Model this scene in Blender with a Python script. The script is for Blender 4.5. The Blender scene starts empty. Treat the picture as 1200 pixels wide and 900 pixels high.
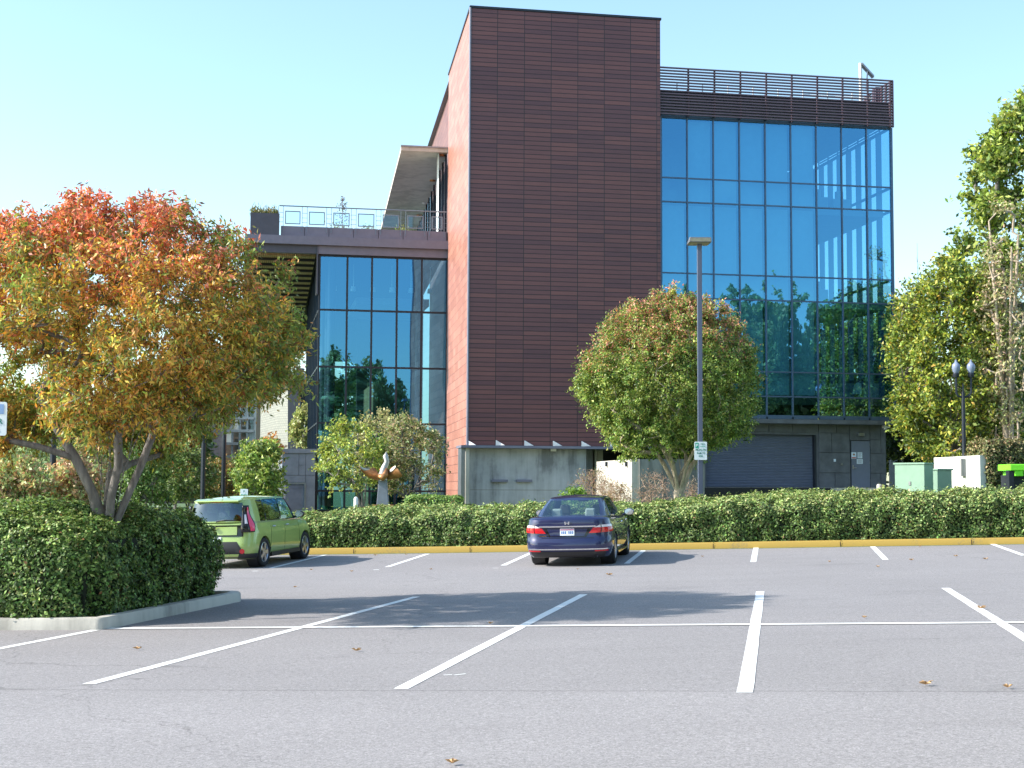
import bpy, math, random
import numpy as np
from mathutils import Vector
random.seed(7); RNG = np.random.default_rng(11)
R = math.radians; PI = math.pi
C = bpy.context.scene.collection

# ------------------------------------------------------------------ camera calibration (fitted to the lot markings)
F, PITCH, ROLL, CH = 1715.0, 0.0712, 0.005, 1.563
TH = 0.1815                       # azimuth of the parking bays
U0, WST = -8.538, 2.74
VA, VB, VC, VD, VE = 11.77, 17.33, 23.12, 31.37, 36.25

def ray(px, py):
    u, v = px - 600.0, py - 450.0
    c, s = math.cos(ROLL), math.sin(ROLL)
    u, v = u * c + v * s, -u * s + v * c
    cp, sp = math.cos(PITCH), math.sin(PITCH)
    # camera coords: right u, forward F, down v
    return Vector((u, F * cp + v * sp, F * sp - v * cp))
def at(px, py, Y):
    d = ray(px, py); k = Y / d.y
    return Vector((d.x * k, Y, CH + d.z * k))
def uv(x, y): return x * math.cos(TH) - y * math.sin(TH), x * math.sin(TH) + y * math.cos(TH)
def xy(u, v): return u * math.cos(TH) + v * math.sin(TH), -u * math.sin(TH) + v * math.cos(TH)
def smooth(t): t = max(0, min(1, t)); return t * t * (3 - 2 * t)
def lot(u, v):
    uc = 30 * math.tanh(u / 30)
    g = 0.0
    if v > 25: g = 0.035 * smooth((v - 25) / 6.4)
    if v > 31.4: g += 0.125 * (v - 31.4) / 5
    if v > 37.6: g = 0.19 + 0.22 * smooth((v - 37.6) / 6)
    return 0.028 * uc + g
def gz(x, y): return lot(*uv(x, y))
def ground(px, py):
    d = ray(px, py); t = 10.0 / d.y
    for _ in range(60):
        p = Vector((0, 0, CH)) + d * t
        t += (gz(p.x, p.y) - p.z) / d.z * 0.8
    p = Vector((0, 0, CH)) + d * t
    return Vector((p.x, p.y, gz(p.x, p.y)))

# ------------------------------------------------------------------ materials
def rgb(r, g, b):
    f = lambda c: (c / 255 / 12.92) if c / 255 <= 0.04045 else ((c / 255 + 0.055) / 1.055) ** 2.4
    return (f(r), f(g), f(b), 1)
def newmat(name):
    m = bpy.data.materials.new(name); m.use_nodes = True
    nt = m.node_tree; b = nt.nodes['Principled BSDF']
    return m, nt, b
def N(nt, t, **kw):
    n = nt.nodes.new(t)
    for k, v in kw.items():
        if k in n.inputs: n.inputs[k].default_value = v
        else: setattr(n, k, v)
    return n
def ramp(nt, src, stops):
    r = nt.nodes.new('ShaderNodeValToRGB'); nt.links.new(src, r.inputs[0])
    el = r.color_ramp.elements
    while len(el) < len(stops): el.new(0.5)
    for e, (p, c) in zip(el, stops): e.position = p; e.color = c if len(c) == 4 else (*c, 1)
    return r
def basic(name, col, rough=0.6, metal=0.0, var=0.12, scale=3.0, bump=0.0, bscale=40, spec=0.5, coat=0.0, stretch=None):
    m, nt, b = newmat(name)
    tc = N(nt, 'ShaderNodeTexCoord'); src = tc.outputs['Object']
    if stretch:
        mp = N(nt, 'ShaderNodeMapping'); mp.inputs['Scale'].default_value = stretch
        nt.links.new(src, mp.inputs[0]); src = mp.outputs[0]
    n = N(nt, 'ShaderNodeTexNoise', Scale=scale, Detail=6.0, Roughness=0.6); nt.links.new(src, n.inputs['Vector'])
    c = col[:3]
    r = ramp(nt, n.outputs['Fac'], [(0.3, tuple(max(0, x * (1 - var)) for x in c)), (0.7, tuple(min(1, x * (1 + var)) for x in c))])
    nt.links.new(r.outputs[0], b.inputs['Base Color'])
    b.inputs['Roughness'].default_value = rough; b.inputs['Metallic'].default_value = metal
    b.inputs['Specular IOR Level'].default_value = spec; b.inputs['Coat Weight'].default_value = coat
    b.inputs['Coat Roughness'].default_value = 0.05
    if bump:
        n2 = N(nt, 'ShaderNodeTexNoise', Scale=bscale, Detail=5.0); nt.links.new(src, n2.inputs['Vector'])
        bp = N(nt, 'ShaderNodeBump', Strength=bump, Distance=0.02); nt.links.new(n2.outputs['Fac'], bp.inputs['Height'])
        nt.links.new(bp.outputs[0], b.inputs['Normal'])
    return m
def leafmat(name, trans=0.3, rough=0.45, spec=0.4):
    m, nt, b = newmat(name)
    a = N(nt, 'ShaderNodeAttribute', attribute_name='Col')
    nt.links.new(a.outputs['Color'], b.inputs['Base Color'])
    b.inputs['Roughness'].default_value = rough; b.inputs['Specular IOR Level'].default_value = spec
    t = N(nt, 'ShaderNodeBsdfTranslucent')
    hs = N(nt, 'ShaderNodeHueSaturation', Saturation=1.1, Value=1.25); nt.links.new(a.outputs['Color'], hs.inputs['Color'])
    nt.links.new(hs.outputs[0], t.inputs['Color'])
    mx = N(nt, 'ShaderNodeMixShader'); mx.inputs[0].default_value = trans
    nt.links.new(b.outputs[0], mx.inputs[1]); nt.links.new(t.outputs[0], mx.inputs[2])
    nt.links.new(mx.outputs[0], nt.nodes['Material Output'].inputs[0])
    return m
def glassmat(name, refl, trans, fac, rough=0.0):
    m, nt, b = newmat(name); nt.nodes.remove(b)
    g = N(nt, 'ShaderNodeBsdfGlossy', Roughness=rough); g.inputs['Color'].default_value = (*refl, 1)
    t = N(nt, 'ShaderNodeBsdfTransparent'); t.inputs['Color'].default_value = (*trans, 1)
    fr = N(nt, 'ShaderNodeLayerWeight', Blend=0.5)
    pw_ = N(nt, 'ShaderNodeMath', operation='POWER'); pw_.inputs[1].default_value = 4.0; nt.links.new(fr.outputs['Facing'], pw_.inputs[0])
    mr = N(nt, 'ShaderNodeMapRange'); mr.inputs['To Min'].default_value = fac; mr.inputs['To Max'].default_value = 0.95
    nt.links.new(pw_.outputs[0], mr.inputs[0])
    mx = N(nt, 'ShaderNodeMixShader'); nt.links.new(mr.outputs[0], mx.inputs[0])
    nt.links.new(t.outputs[0], mx.inputs[1]); nt.links.new(g.outputs[0], mx.inputs[2])
    nt.links.new(mx.outputs[0], nt.nodes['Material Output'].inputs[0])
    return m
def cladmat(name, c1, c2, mortar, bw, rh, offset, rough, sc=1.0, msize=0.012, bias=0.0):
    m, nt, b = newmat(name)
    u = N(nt, 'ShaderNodeUVMap')
    br = N(nt, 'ShaderNodeTexBrick', Scale=sc)
    br.offset = offset; br.squash = 1.0; br.offset_frequency = 2
    br.inputs['Color1'].default_value = c1; br.inputs['Color2'].default_value = c2; br.inputs['Mortar'].default_value = mortar
    br.inputs['Mortar Size'].default_value = msize; br.inputs['Mortar Smooth'].default_value = 0.1; br.inputs['Bias'].default_value = bias
    br.inputs['Brick Width'].default_value = bw; br.inputs['Row Height'].default_value = rh
    nt.links.new(u.outputs[0], br.inputs['Vector'])
    mp = N(nt, 'ShaderNodeMapping'); mp.inputs['Scale'].default_value = (0.6, 8, 1); nt.links.new(u.outputs[0], mp.inputs[0])
    n = N(nt, 'ShaderNodeTexNoise', Scale=2.5, Detail=8.0); nt.links.new(mp.outputs[0], n.inputs['Vector'])
    n3 = N(nt, 'ShaderNodeTexNoise', Scale=0.13, Detail=3.0); nt.links.new(u.outputs[0], n3.inputs['Vector'])
    mm = N(nt, 'ShaderNodeMath', operation='ADD'); nt.links.new(n.outputs['Fac'], mm.inputs[0]); nt.links.new(n3.outputs['Fac'], mm.inputs[1])
    mr = N(nt, 'ShaderNodeMapRange'); mr.inputs['From Min'].default_value = 0.6; mr.inputs['From Max'].default_value = 1.4
    mr.inputs['To Min'].default_value = 0.82; mr.inputs['To Max'].default_value = 1.18; nt.links.new(mm.outputs[0], mr.inputs[0])
    mul = N(nt, 'ShaderNodeVectorMath', operation='SCALE'); nt.links.new(br.outputs['Color'], mul.inputs[0]); nt.links.new(mr.outputs[0], mul.inputs['Scale'])
    nt.links.new(mul.outputs[0], b.inputs['Base Color'])
    b.inputs['Roughness'].default_value = rough; b.inputs['Specular IOR Level'].default_value = 0.5
    bp = N(nt, 'ShaderNodeBump', Strength=0.6, Distance=0.01); bp.invert = True
    nt.links.new(br.outputs['Fac'], bp.inputs['Height']); nt.links.new(bp.outputs[0], b.inputs['Normal'])
    return m

M = {}
def concrete(name, col, streak=0.35):
    m, nt, b = newmat(name)
    tc = N(nt, 'ShaderNodeTexCoord')
    mp = N(nt, 'ShaderNodeMapping'); mp.inputs['Scale'].default_value = (1.2, 1.2, 0.12); nt.links.new(tc.outputs['Object'], mp.inputs[0])
    n1 = N(nt, 'ShaderNodeTexNoise', Scale=1.6, Detail=8.0, Roughness=0.65); nt.links.new(mp.outputs[0], n1.inputs['Vector'])
    n2 = N(nt, 'ShaderNodeTexNoise', Scale=0.5, Detail=7.0, Roughness=0.6); nt.links.new(tc.outputs['Object'], n2.inputs['Vector'])
    ad = N(nt, 'ShaderNodeMath', operation='ADD'); nt.links.new(n1.outputs['Fac'], ad.inputs[0]); nt.links.new(n2.outputs['Fac'], ad.inputs[1])
    c = col[:3]
    r = ramp(nt, ad.outputs[0], [(0.42, tuple(x * (1 - streak) for x in c)), (0.5, c), (0.58, tuple(min(1, x * (1 + streak * .5)) for x in c))])
    hf = N(nt, 'ShaderNodeMath', operation='MULTIPLY'); hf.inputs[1].default_value = 0.5; nt.links.new(ad.outputs[0], hf.inputs[0]); nt.links.new(hf.outputs[0], r.inputs[0])
    nt.links.new(r.outputs[0], b.inputs['Base Color']); b.inputs['Roughness'].default_value = 0.85
    n3 = N(nt, 'ShaderNodeTexNoise', Scale=25.0, Detail=5.0); nt.links.new(tc.outputs['Object'], n3.inputs['Vector'])
    bp = N(nt, 'ShaderNodeBump', Strength=0.25, Distance=0.01); nt.links.new(n3.outputs['Fac'], bp.inputs['Height']); nt.links.new(bp.outputs[0], b.inputs['Normal'])
    return m
def asphalt():
    m, nt, b = newmat('asphalt')
    tc = N(nt, 'ShaderNodeTexCoord'); o = tc.outputs['Object']
    def noise(s, d=4.0, r=0.6, vec=o):
        n = N(nt, 'ShaderNodeTexNoise', Scale=s, Detail=d, Roughness=r); nt.links.new(vec, n.inputs['Vector']); return n.outputs['Fac']
    def mul(a, b_):
        n = N(nt, 'ShaderNodeMath', operation='MULTIPLY'); nt.links.new(a, n.inputs[0])
        if isinstance(b_, float): n.inputs[1].default_value = b_
        else: nt.links.new(b_, n.inputs[1])
        return n.outputs[0]
    def mrange(a, f0, f1, t0, t1):
        n = N(nt, 'ShaderNodeMapRange'); nt.links.new(a, n.inputs[0])
        for k, v in zip(('From Min', 'From Max', 'To Min', 'To Max'), (f0, f1, t0, t1)): n.inputs[k].default_value = v
        return n.outputs[0]
    fine = mrange(noise(75, 4.0, 0.9), 0.36, 0.64, 0.62, 1.42)
    grit = mrange(noise(28, 3.0, 0.85), 0.36, 0.64, 0.80, 1.20)
    big = mrange(noise(0.25, 6.0, 0.6), 0.3, 0.7, 0.94, 1.05)
    mp = N(nt, 'ShaderNodeMapping'); mp.inputs['Rotation'].default_value = (0, 0, TH); mp.inputs['Scale'].default_value = (0.15, 1.2, 1); nt.links.new(o, mp.inputs[0])
    band = mrange(noise(0.9, 5.0, 0.6, mp.outputs[0]), 0.3, 0.72, 0.96, 1.03)
    # dark drip stains
    st = N(nt, 'ShaderNodeMapping'); st.inputs['Scale'].default_value = (0.5, 1.0, 1); st.inputs['Location'].default_value = (3.1, 1.7, 0); nt.links.new(o, st.inputs[0])
    stain = mrange(noise(0.55, 3.0, 0.5, st.outputs[0]), 0.62, 0.74, 1.0, 0.84)
    # seam and hairline cracks
    v = N(nt, 'ShaderNodeTexVoronoi', feature='DISTANCE_TO_EDGE', Scale=0.11)
    wn = N(nt, 'ShaderNodeTexNoise', Scale=1.2, Detail=8.0)
    nt.links.new(o, wn.inputs['Vector'])
    va = N(nt, 'ShaderNodeVectorMath', operation='MULTIPLY_ADD'); va.inputs[1].default_value = (1.2, 1.2, 0); nt.links.new(wn.outputs['Color'], va.inputs[0]); nt.links.new(o, va.inputs[2])
    nt.links.new(va.outputs[0], v.inputs['Vector'])
    crack = mrange(v.outputs['Distance'], 0.0, 0.0016, 0.72, 1.0)
    # paving seam parallel to the rows
    sp = N(nt, 'ShaderNodeMapping'); sp.inputs['Rotation'].default_value = (0, 0, TH); nt.links.new(o, sp.inputs[0])
    sx = N(nt, 'ShaderNodeSeparateXYZ'); nt.links.new(sp.outputs[0], sx.inputs[0])
    wob = N(nt, 'ShaderNodeMath', operation='MULTIPLY_ADD'); wob.inputs[1].default_value = 0.09; wob.inputs[2].default_value = -11.72 - 0.045
    nt.links.new(noise(4.0, 5.0), wob.inputs[0])
    dd = N(nt, 'ShaderNodeMath', operation='ADD'); nt.links.new(sx.outputs['Y'], dd.inputs[0]); nt.links.new(wob.outputs[0], dd.inputs[1])
    ab = N(nt, 'ShaderNodeMath', operation='ABSOLUTE'); nt.links.new(dd.outputs[0], ab.inputs[0])
    seam = mrange(ab.outputs[0], 0.01, 0.03, 0.72, 1.0)
    near = mrange(dd.outputs[0], -0.25, 0.25, 1.05, 0.97)
    f = mul(mul(mul(mul(mul(mul(mul(fine, grit), big), band), stain), crack), seam), near)
    cm = N(nt, 'ShaderNodeVectorMath', operation='SCALE'); cm.inputs[0].default_value = ASPH
    nt.links.new(f, cm.inputs['Scale']); nt.links.new(cm.outputs[0], b.inputs['Base Color'])
    b.inputs['Roughness'].default_value = 0.92; b.inputs['Specular IOR Level'].default_value = 0.25
    bp = N(nt, 'ShaderNodeBump', Strength=0.35, Distance=0.006); nt.links.new(fine, bp.inputs['Height']); nt.links.new(bp.outputs[0], b.inputs['Normal'])
    return m
ASPH = (0.262, 0.247, 0.250)
def paintmat(name, col, worn):
    m, nt, b = newmat(name)
    tc = N(nt, 'ShaderNodeTexCoord')
    n = N(nt, 'ShaderNodeTexNoise', Scale=22.0, Detail=8.0, Roughness=0.75); nt.links.new(tc.outputs['Object'], n.inputs['Vector'])
    n2 = N(nt, 'ShaderNodeTexNoise', Scale=1.1, Detail=3.0); nt.links.new(tc.outputs['Object'], n2.inputs['Vector'])
    ad = N(nt, 'ShaderNodeMath', operation='ADD'); nt.links.new(n.outputs['Fac'], ad.inputs[0]); nt.links.new(n2.outputs['Fac'], ad.inputs[1])
    hf = N(nt, 'ShaderNodeMath', operation='MULTIPLY'); hf.inputs[1].default_value = 0.5; nt.links.new(ad.outputs[0], hf.inputs[0])
    r = ramp(nt, hf.outputs[0], [(0.36, worn), (0.44, col)])
    nt.links.new(r.outputs[0], b.inputs['Base Color']); b.inputs['Roughness'].default_value = 0.8
    return m

M['asphalt'] = asphalt()
M['white_line'] = paintmat('white_line', (0.74, 0.74, 0.73), (0.42, 0.42, 0.41))
M['yellow_kerb'] = paintmat('yellow_kerb', (0.40, 0.265, 0.055), (0.27, 0.20, 0.08))
M['kerb'] = concrete('kerb_concrete', (0.46, 0.435, 0.39), 0.35)
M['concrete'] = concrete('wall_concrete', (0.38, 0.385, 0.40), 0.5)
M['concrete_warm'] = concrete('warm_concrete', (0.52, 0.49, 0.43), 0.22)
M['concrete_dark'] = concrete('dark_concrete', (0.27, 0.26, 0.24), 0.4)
M['soil'] = basic('soil', (0.07, 0.05, 0.035), 1.0, var=0.5, scale=8, bump=0.8, bscale=30)
M['lawn'] = basic('lawn', (0.07, 0.12, 0.035), 1.0, var=0.4, scale=2, bump=0.8, bscale=60)
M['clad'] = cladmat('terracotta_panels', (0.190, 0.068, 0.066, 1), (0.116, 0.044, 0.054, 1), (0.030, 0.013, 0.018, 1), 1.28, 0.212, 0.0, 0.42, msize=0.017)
M['clad_sun'] = cladmat('terracotta_panels_sun_tint', (0.46, 0.215, 0.16, 1), (0.34, 0.145, 0.105, 1), (0.14, 0.06, 0.05, 1), 1.28, 0.424, 0.37, 0.45, msize=0.012)  # lighter copy of the cladding, sun glare on the flank put into its colour
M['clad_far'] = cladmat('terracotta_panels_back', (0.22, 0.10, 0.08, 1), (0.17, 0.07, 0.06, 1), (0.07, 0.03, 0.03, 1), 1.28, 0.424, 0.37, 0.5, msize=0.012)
M['white_brick'] = cladmat('white_brick', (0.36, 0.36, 0.31, 1), (0.31, 0.32, 0.28, 1), (0.22, 0.22, 0.21, 1), 0.4, 0.2, 0.5, 0.8, msize=0.02)
M['trim'] = basic('dark_trim_metal', (0.022, 0.028, 0.04), 0.45, 0.3, 0.1)
M['frame'] = basic('mullion_metal', (0.075, 0.12, 0.20), 0.4, 0.4, 0.1)
M['louvre'] = basic('louvre_metal', (0.15, 0.10, 0.13), 0.5, 0.3, 0.1)
M['fascia'] = basic('fascia_metal', (0.18, 0.18, 0.24), 0.5, 0.1, 0.08, spec=0.5)
M['fascia_dark'] = basic('fascia_dark_metal', (0.085, 0.085, 0.11), 0.5, 0.3, 0.1)
M['white_metal'] = basic('white_metal', (0.75, 0.75, 0.74), 0.4, 0.0, 0.05)
M['steel'] = basic('grey_steel', (0.30, 0.31, 0.33), 0.35, 0.7, 0.1)
M['stone'] = basic('charcoal_stone', (0.10, 0.108, 0.125), 0.65, 0.0, 0.3, scale=2.0, bump=0.15)
M['stone_grey'] = basic('blue_grey_stone', (0.19, 0.22, 0.27), 0.6, 0.0, 0.2, scale=2.0, bump=0.15)
M['door_paint'] = basic('grey_blue_door', (0.14, 0.16, 0.22), 0.5, 0.0, 0.06)
M['soffit_wood'] = basic('soffit_wood', (0.50, 0.36, 0.18), 0.7, 0.0, 0.3, scale=3.0, stretch=(6, 1, 1))
M['black'] = basic('black_rubber', (0.012, 0.012, 0.013), 0.7, 0, 0.2)
M['interior_wall'] = basic('interior_wall', (0.34, 0.36, 0.34), 0.8, 0, 0.06)
M['interior_dark'] = basic('interior_dark', (0.05, 0.055, 0.055), 0.8, 0, 0.2)
M['olive_wall'] = basic('olive_panel', (0.16, 0.14, 0.06), 0.7, 0, 0.15, scale=4)
M['blind'] = basic('roller_blind', (0.62, 0.66, 0.62), 0.9, 0, 0.04)
M['glass'] = glassmat('tinted_curtain_glass', (0.13, 0.40, 0.70), (0.42, 0.80, 0.95), 0.50)
M['glass_spandrel'] = glassmat('spandrel_glass', (0.30, 0.58, 0.72), (0.25, 0.45, 0.42), 0.45)
M['glass_clear'] = glassmat('clear_glass', (0.35, 0.65, 0.95), (0.86, 0.96, 1.0), 0.10)
M['rail_metal'] = basic('railing_metal', (0.22, 0.27, 0.33), 0.4, 0.5, 0.1)
M['bark'] = basic('grey_bark', (0.185, 0.165, 0.15), 0.9, 0, 0.45, scale=5, bump=0.6, bscale=18, stretch=(3, 3, 0.7))
M['bark_pale'] = basic('pale_bark', (0.42, 0.34, 0.26), 0.9, 0, 0.35, scale=5, bump=0.5, bscale=18, stretch=(3, 3, 0.7))
M['twig'] = basic('twig_bark', (0.40, 0.27, 0.19), 0.9, 0, 0.3, scale=5)
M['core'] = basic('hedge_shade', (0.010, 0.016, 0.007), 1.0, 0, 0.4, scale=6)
M['leaf'] = leafmat('leaf'); M['leaf_waxy'] = leafmat('leaf_waxy', 0.2, 0.5, 0.3)
M['sign_white'] = basic('sign_sheeting', (0.72, 0.80, 0.84), 0.35, 0, 0.03)
M['sign_green'] = basic('sign_green', (0.02, 0.36, 0.24), 0.4, 0, 0.05)
M['sign_text'] = basic('sign_lettering', (0.03, 0.22, 0.18), 0.5, 0, 0.05)
M['paper'] = basic('paper_notice', (0.62, 0.70, 0.82), 0.7, 0, 0.04)
M['bronze'] = basic('rusted_steel', (0.42, 0.19, 0.075), 0.42, 0.6, 0.35, scale=6)
M['polished'] = basic('polished_steel', (0.45, 0.42, 0.40), 0.42, 0.7, 0.1)
M['utility_green'] = basic('utility_green', (0.20, 0.32, 0.24), 0.5, 0, 0.08)
M['lamp_lens'] = basic('lamp_lens', (0.42, 0.40, 0.30), 0.3, 0, 0.15, scale=12)
M['globe'] = basic('lamp_globe', (0.22, 0.26, 0.38), 0.25, 0, 0.08)
M['lime'] = basic('lime_paint', (0.22, 0.80, 0.04), 0.4, 0, 0.05)
M['leaf_litter'] = basic('fallen_leaf', (0.55, 0.34, 0.17), 0.8, 0, 0.4, scale=30)

# ------------------------------------------------------------------ object helpers
def tag(o, label=None, cat=None, group=None, kind=None):
    if label: o['label'] = label
    if cat: o['category'] = cat
    if group: o['group'] = group
    if kind: o['kind'] = kind
    return o
def empty(name, loc, label=None, cat=None, group=None, rz=0.0):
    o = bpy.data.objects.new(name, None); C.objects.link(o)
    o.location = loc; o.rotation_euler = (0, 0, rz); o.empty_display_size = 0.3
    return tag(o, label, cat, group)
def origin_of(p):
    v = Vector((0, 0, 0))
    while p is not None: v += p.location; p = p.parent
    return v
class MB:
    def __init__(s): s.v = []; s.f = []; s.uv = []
    def quad(s, a, b, c, d, uvs=None):
        k = len(s.v); s.v += [Vector(a), Vector(b), Vector(c), Vector(d)]; s.f.append((k, k + 1, k + 2, k + 3)); s.uv.append(uvs); return s
    def poly(s, pts):
        k = len(s.v); s.v += [Vector(p) for p in pts]; s.f.append(tuple(range(k, k + len(pts)))); s.uv.append(None); return s
    def hexa(s, p):   # p: 8 corners, bottom 4 ccw then top 4
        k = len(s.v); s.v += [Vector(q) for q in p]
        for f in ((0, 3, 2, 1), (4, 5, 6, 7), (0, 1, 5, 4), (1, 2, 6, 5), (2, 3, 7, 6), (3, 0, 4, 7)):
            s.f.append(tuple(k + i for i in f)); s.uv.append(None)
        return s
    def box(s, x0, x1, y0, y1, z0, z1):
        return s.hexa([(x0, y0, z0), (x1, y0, z0), (x1, y1, z0), (x0, y1, z0), (x0, y0, z1), (x1, y0, z1), (x1, y1, z1), (x0, y1, z1)])
    def tube(s, pts, rad, n=8, caps=True):
        pts = [Vector(p) for p in pts]
        if not hasattr(rad, '__len__'): rad = [rad] * len(pts)
        rings = []
        prev = None
        for i, p in enumerate(pts):
            d = (pts[min(i + 1, len(pts) - 1)] - pts[max(i - 1, 0)]).normalized()
            a = d.cross(Vector((0, 0, 1)) if abs(d.z) < 0.95 else Vector((1, 0, 0))).normalized() if prev is None else (prev - d * prev.dot(d)).normalized()
            prev = a; b = d.cross(a)
            k = len(s.v)
            for j in range(n):
                t = 2 * PI * j / n; s.v.append(p + (a * math.cos(t) + b * math.sin(t)) * rad[i])
            rings.append(k)
        for i in range(len(rings) - 1):
            for j in range(n):
                s.f.append((rings[i] + j, rings[i] + (j + 1) % n, rings[i + 1] + (j + 1) % n, rings[i + 1] + j)); s.uv.append(None)
        if caps:
            s.f.append(tuple(rings[0] + j for j in range(n))[::-1]); s.f.append(tuple(rings[-1] + j for j in range(n))); s.uv += [None, None]
        return s
    def lathe(s, prof, c, axis='Z', n=20):
        c = Vector(c); rings = []
        for r, h in prof:
            k = len(s.v)
            for j in range(n):
                t = 2 * PI * j / n
                if axis == 'Z': p = Vector((r * math.cos(t), r * math.sin(t), h))
                elif axis == 'X': p = Vector((h, r * math.cos(t), r * math.sin(t)))
                else: p = Vector((r * math.cos(t), h, r * math.sin(t)))
                s.v.append(c + p)
            rings.append(k)
        for i in range(len(rings) - 1):
            for j in range(n):
                s.f.append((rings[i] + j, rings[i] + (j + 1) % n, rings[i + 1] + (j + 1) % n, rings[i + 1] + j)); s.uv.append(None)
        return s
    def grid(s, P):   # P[i][j]
        k = len(s.v); h, w = len(P), len(P[0])
        for row in P: s.v += [Vector(p) for p in row]
        for i in range(h - 1):
            for j in range(w - 1):
                a = k + i * w + j; s.f.append((a, a + 1, a + w + 1, a + w)); s.uv.append(None)
        return s
    def build(s, name, mat, parent=None, smooth_=False, local=False, bevel=0.0, angle=35, weld=False, origin=None):
        me = bpy.data.meshes.new(name)
        o0 = origin if origin is not None else (Vector((0, 0, 0)) if local else origin_of(parent))
        me.from_pydata([tuple(p - o0) for p in s.v], [], s.f); me.update()
        if any(u is not None for u in s.uv):
            l = me.uv_layers.new(name='UVMap')
            for poly in me.polygons:
                u = s.uv[poly.index]
                if u is None: continue
                for li, q in zip(poly.loop_indices, u): l.data[li].uv = q
        me.materials.append(mat)
        if weld:
            import bmesh
            bm = bmesh.new(); bm.from_mesh(me); bmesh.ops.remove_doubles(bm, verts=bm.verts, dist=0.0008); bmesh.ops.recalc_face_normals(bm, faces=bm.faces); bm.to_mesh(me); bm.free()
        if smooth_:
            me.shade_smooth()
            me.set_sharp_from_angle(angle=R(angle))
        o = bpy.data.objects.new(name, me); C.objects.link(o)
        if origin is not None: o.location = origin
        if parent is not None: o.parent = parent
        if bevel:
            b = o.modifiers.new('bevel', 'BEVEL'); b.width = bevel; b.segments = 2; b.limit_method = 'ANGLE'
        return o

def cards(name, P, T, S, W, Lc, col, mat, parent=None, fold=0.25, origin=None):
    """leaf mesh: P centres, T unit long axis, S unit side axis, W/L half sizes (n,), col (n,3)"""
    n = len(P); o0 = np.array(origin if origin is not None else origin_of(parent))
    Nn = np.cross(T, S)
    V = np.empty((n, 4, 3), np.float32)
    V[:, 0] = P - T * Lc[:, None]; V[:, 2] = P + T * Lc[:, None]
    up = Nn * (W * fold)[:, None]
    V[:, 1] = P + S * W[:, None] + up - T * (Lc * 0.15)[:, None]; V[:, 3] = P - S * W[:, None] + up - T * (Lc * 0.15)[:, None]
    V -= o0
    me = bpy.data.meshes.new(name)
    me.vertices.add(n * 4); me.loops.add(n * 4); me.polygons.add(n)
    me.vertices.foreach_set('co', V.reshape(-1)); me.loops.foreach_set('vertex_index', np.arange(n * 4, dtype=np.int32))
    me.polygons.foreach_set('loop_start', np.arange(0, n * 4, 4, dtype=np.int32)); me.polygons.foreach_set('loop_total', np.full(n, 4, np.int32))
    me.update(calc_edges=True)
    a = me.color_attributes.new('Col', 'FLOAT_COLOR', 'POINT')
    cc = np.ones((n, 4, 4), np.float32); cc[:, :, :3] = np.clip(col, 0, 1)[:, None, :]
    a.data.foreach_set('color', cc.reshape(-1))
    me.materials.append(mat)
    o = bpy.data.objects.new(name, me); C.objects.link(o)
    if parent is not None: o.parent = parent
    elif origin is not None: o.location = origin
    return o
def unit(a): return a / (np.linalg.norm(a, axis=1, keepdims=True) + 1e-9)
def frames(n, bias=None, k=0.0):
    T = RNG.normal(size=(n, 3))
    if bias is not None: T = unit(T) + np.asarray(bias) * k
    T = unit(T); S = unit(np.cross(T, RNG.normal(size=(n, 3)))); return T, S
def fbm(P, s, seed=0):
    r = np.random.default_rng(seed); out = np.zeros(len(P))
    for o in range(3):
        for _ in range(3):
            k = r.normal(size=3) * s * (1.9 ** o); out += np.sin(P @ k + r.uniform(0, 6.28)) / (1.7 ** o)
    return out / 4.0

# ------------------------------------------------------------------ trees
def skeleton(base, fork, stems, targets, wander=0.08):
    nodes = [np.array(base, float)]; par = [-1]; plen = [0.0]
    if fork is not None:
        b = np.array(base, float); f = np.array(fork, float)
        for t in (0.35, 0.7, 1.0):
            nodes.append(b + (f - b) * t + RNG.normal(size=3) * 0.02); par.append(len(nodes) - 2); plen.append(0)
        root = len(nodes) - 1
    else: root = 0
    for st in stems:
        p = root
        q0 = nodes[root]
        m = 4
        for i in range(1, m + 1):
            t = i / m; q = q0 + (np.array(st) - q0) * t; q[2] = q0[2] + (st[2] - q0[2]) * (t ** 0.85)
            q = q + RNG.normal(size=3) * 0.03
            plen.append(plen[p] + np.linalg.norm(q - nodes[p])); nodes.append(q); par.append(p); p = len(nodes) - 1
    lo = 1 if root == 0 else root
    order = np.argsort(np.linalg.norm(targets - nodes[root], axis=1))
    ends = []
    for i in order:
        t = targets[i]; A = np.array(nodes[lo:] if len(nodes) > lo else nodes); PL = np.array(plen[lo:] if len(nodes) > lo else plen)
        off = lo if len(nodes) > lo else 0
        d = np.linalg.norm(A - t, axis=1)
        cost = d + 0.35 * PL * 0.3 + np.maximum(0, A[:, 2] - t[2]) * 1.2
        j = int(np.argmin(cost)) + off
        L = d[j - off]
        mid = nodes[j] * 0.5 + t * 0.5 + np.array([0, 0, 0.06 * L]) + RNG.normal(size=3) * wander * L * 0.5
        if L > 0.5:
            nodes.append(mid); par.append(j); plen.append(plen[j] + L / 2); j = len(nodes) - 1
        nodes.append(t.copy()); par.append(j); plen.append(plen[j] + L / 2); ends.append(len(nodes) - 1)
    return nodes, par, ends
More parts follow.
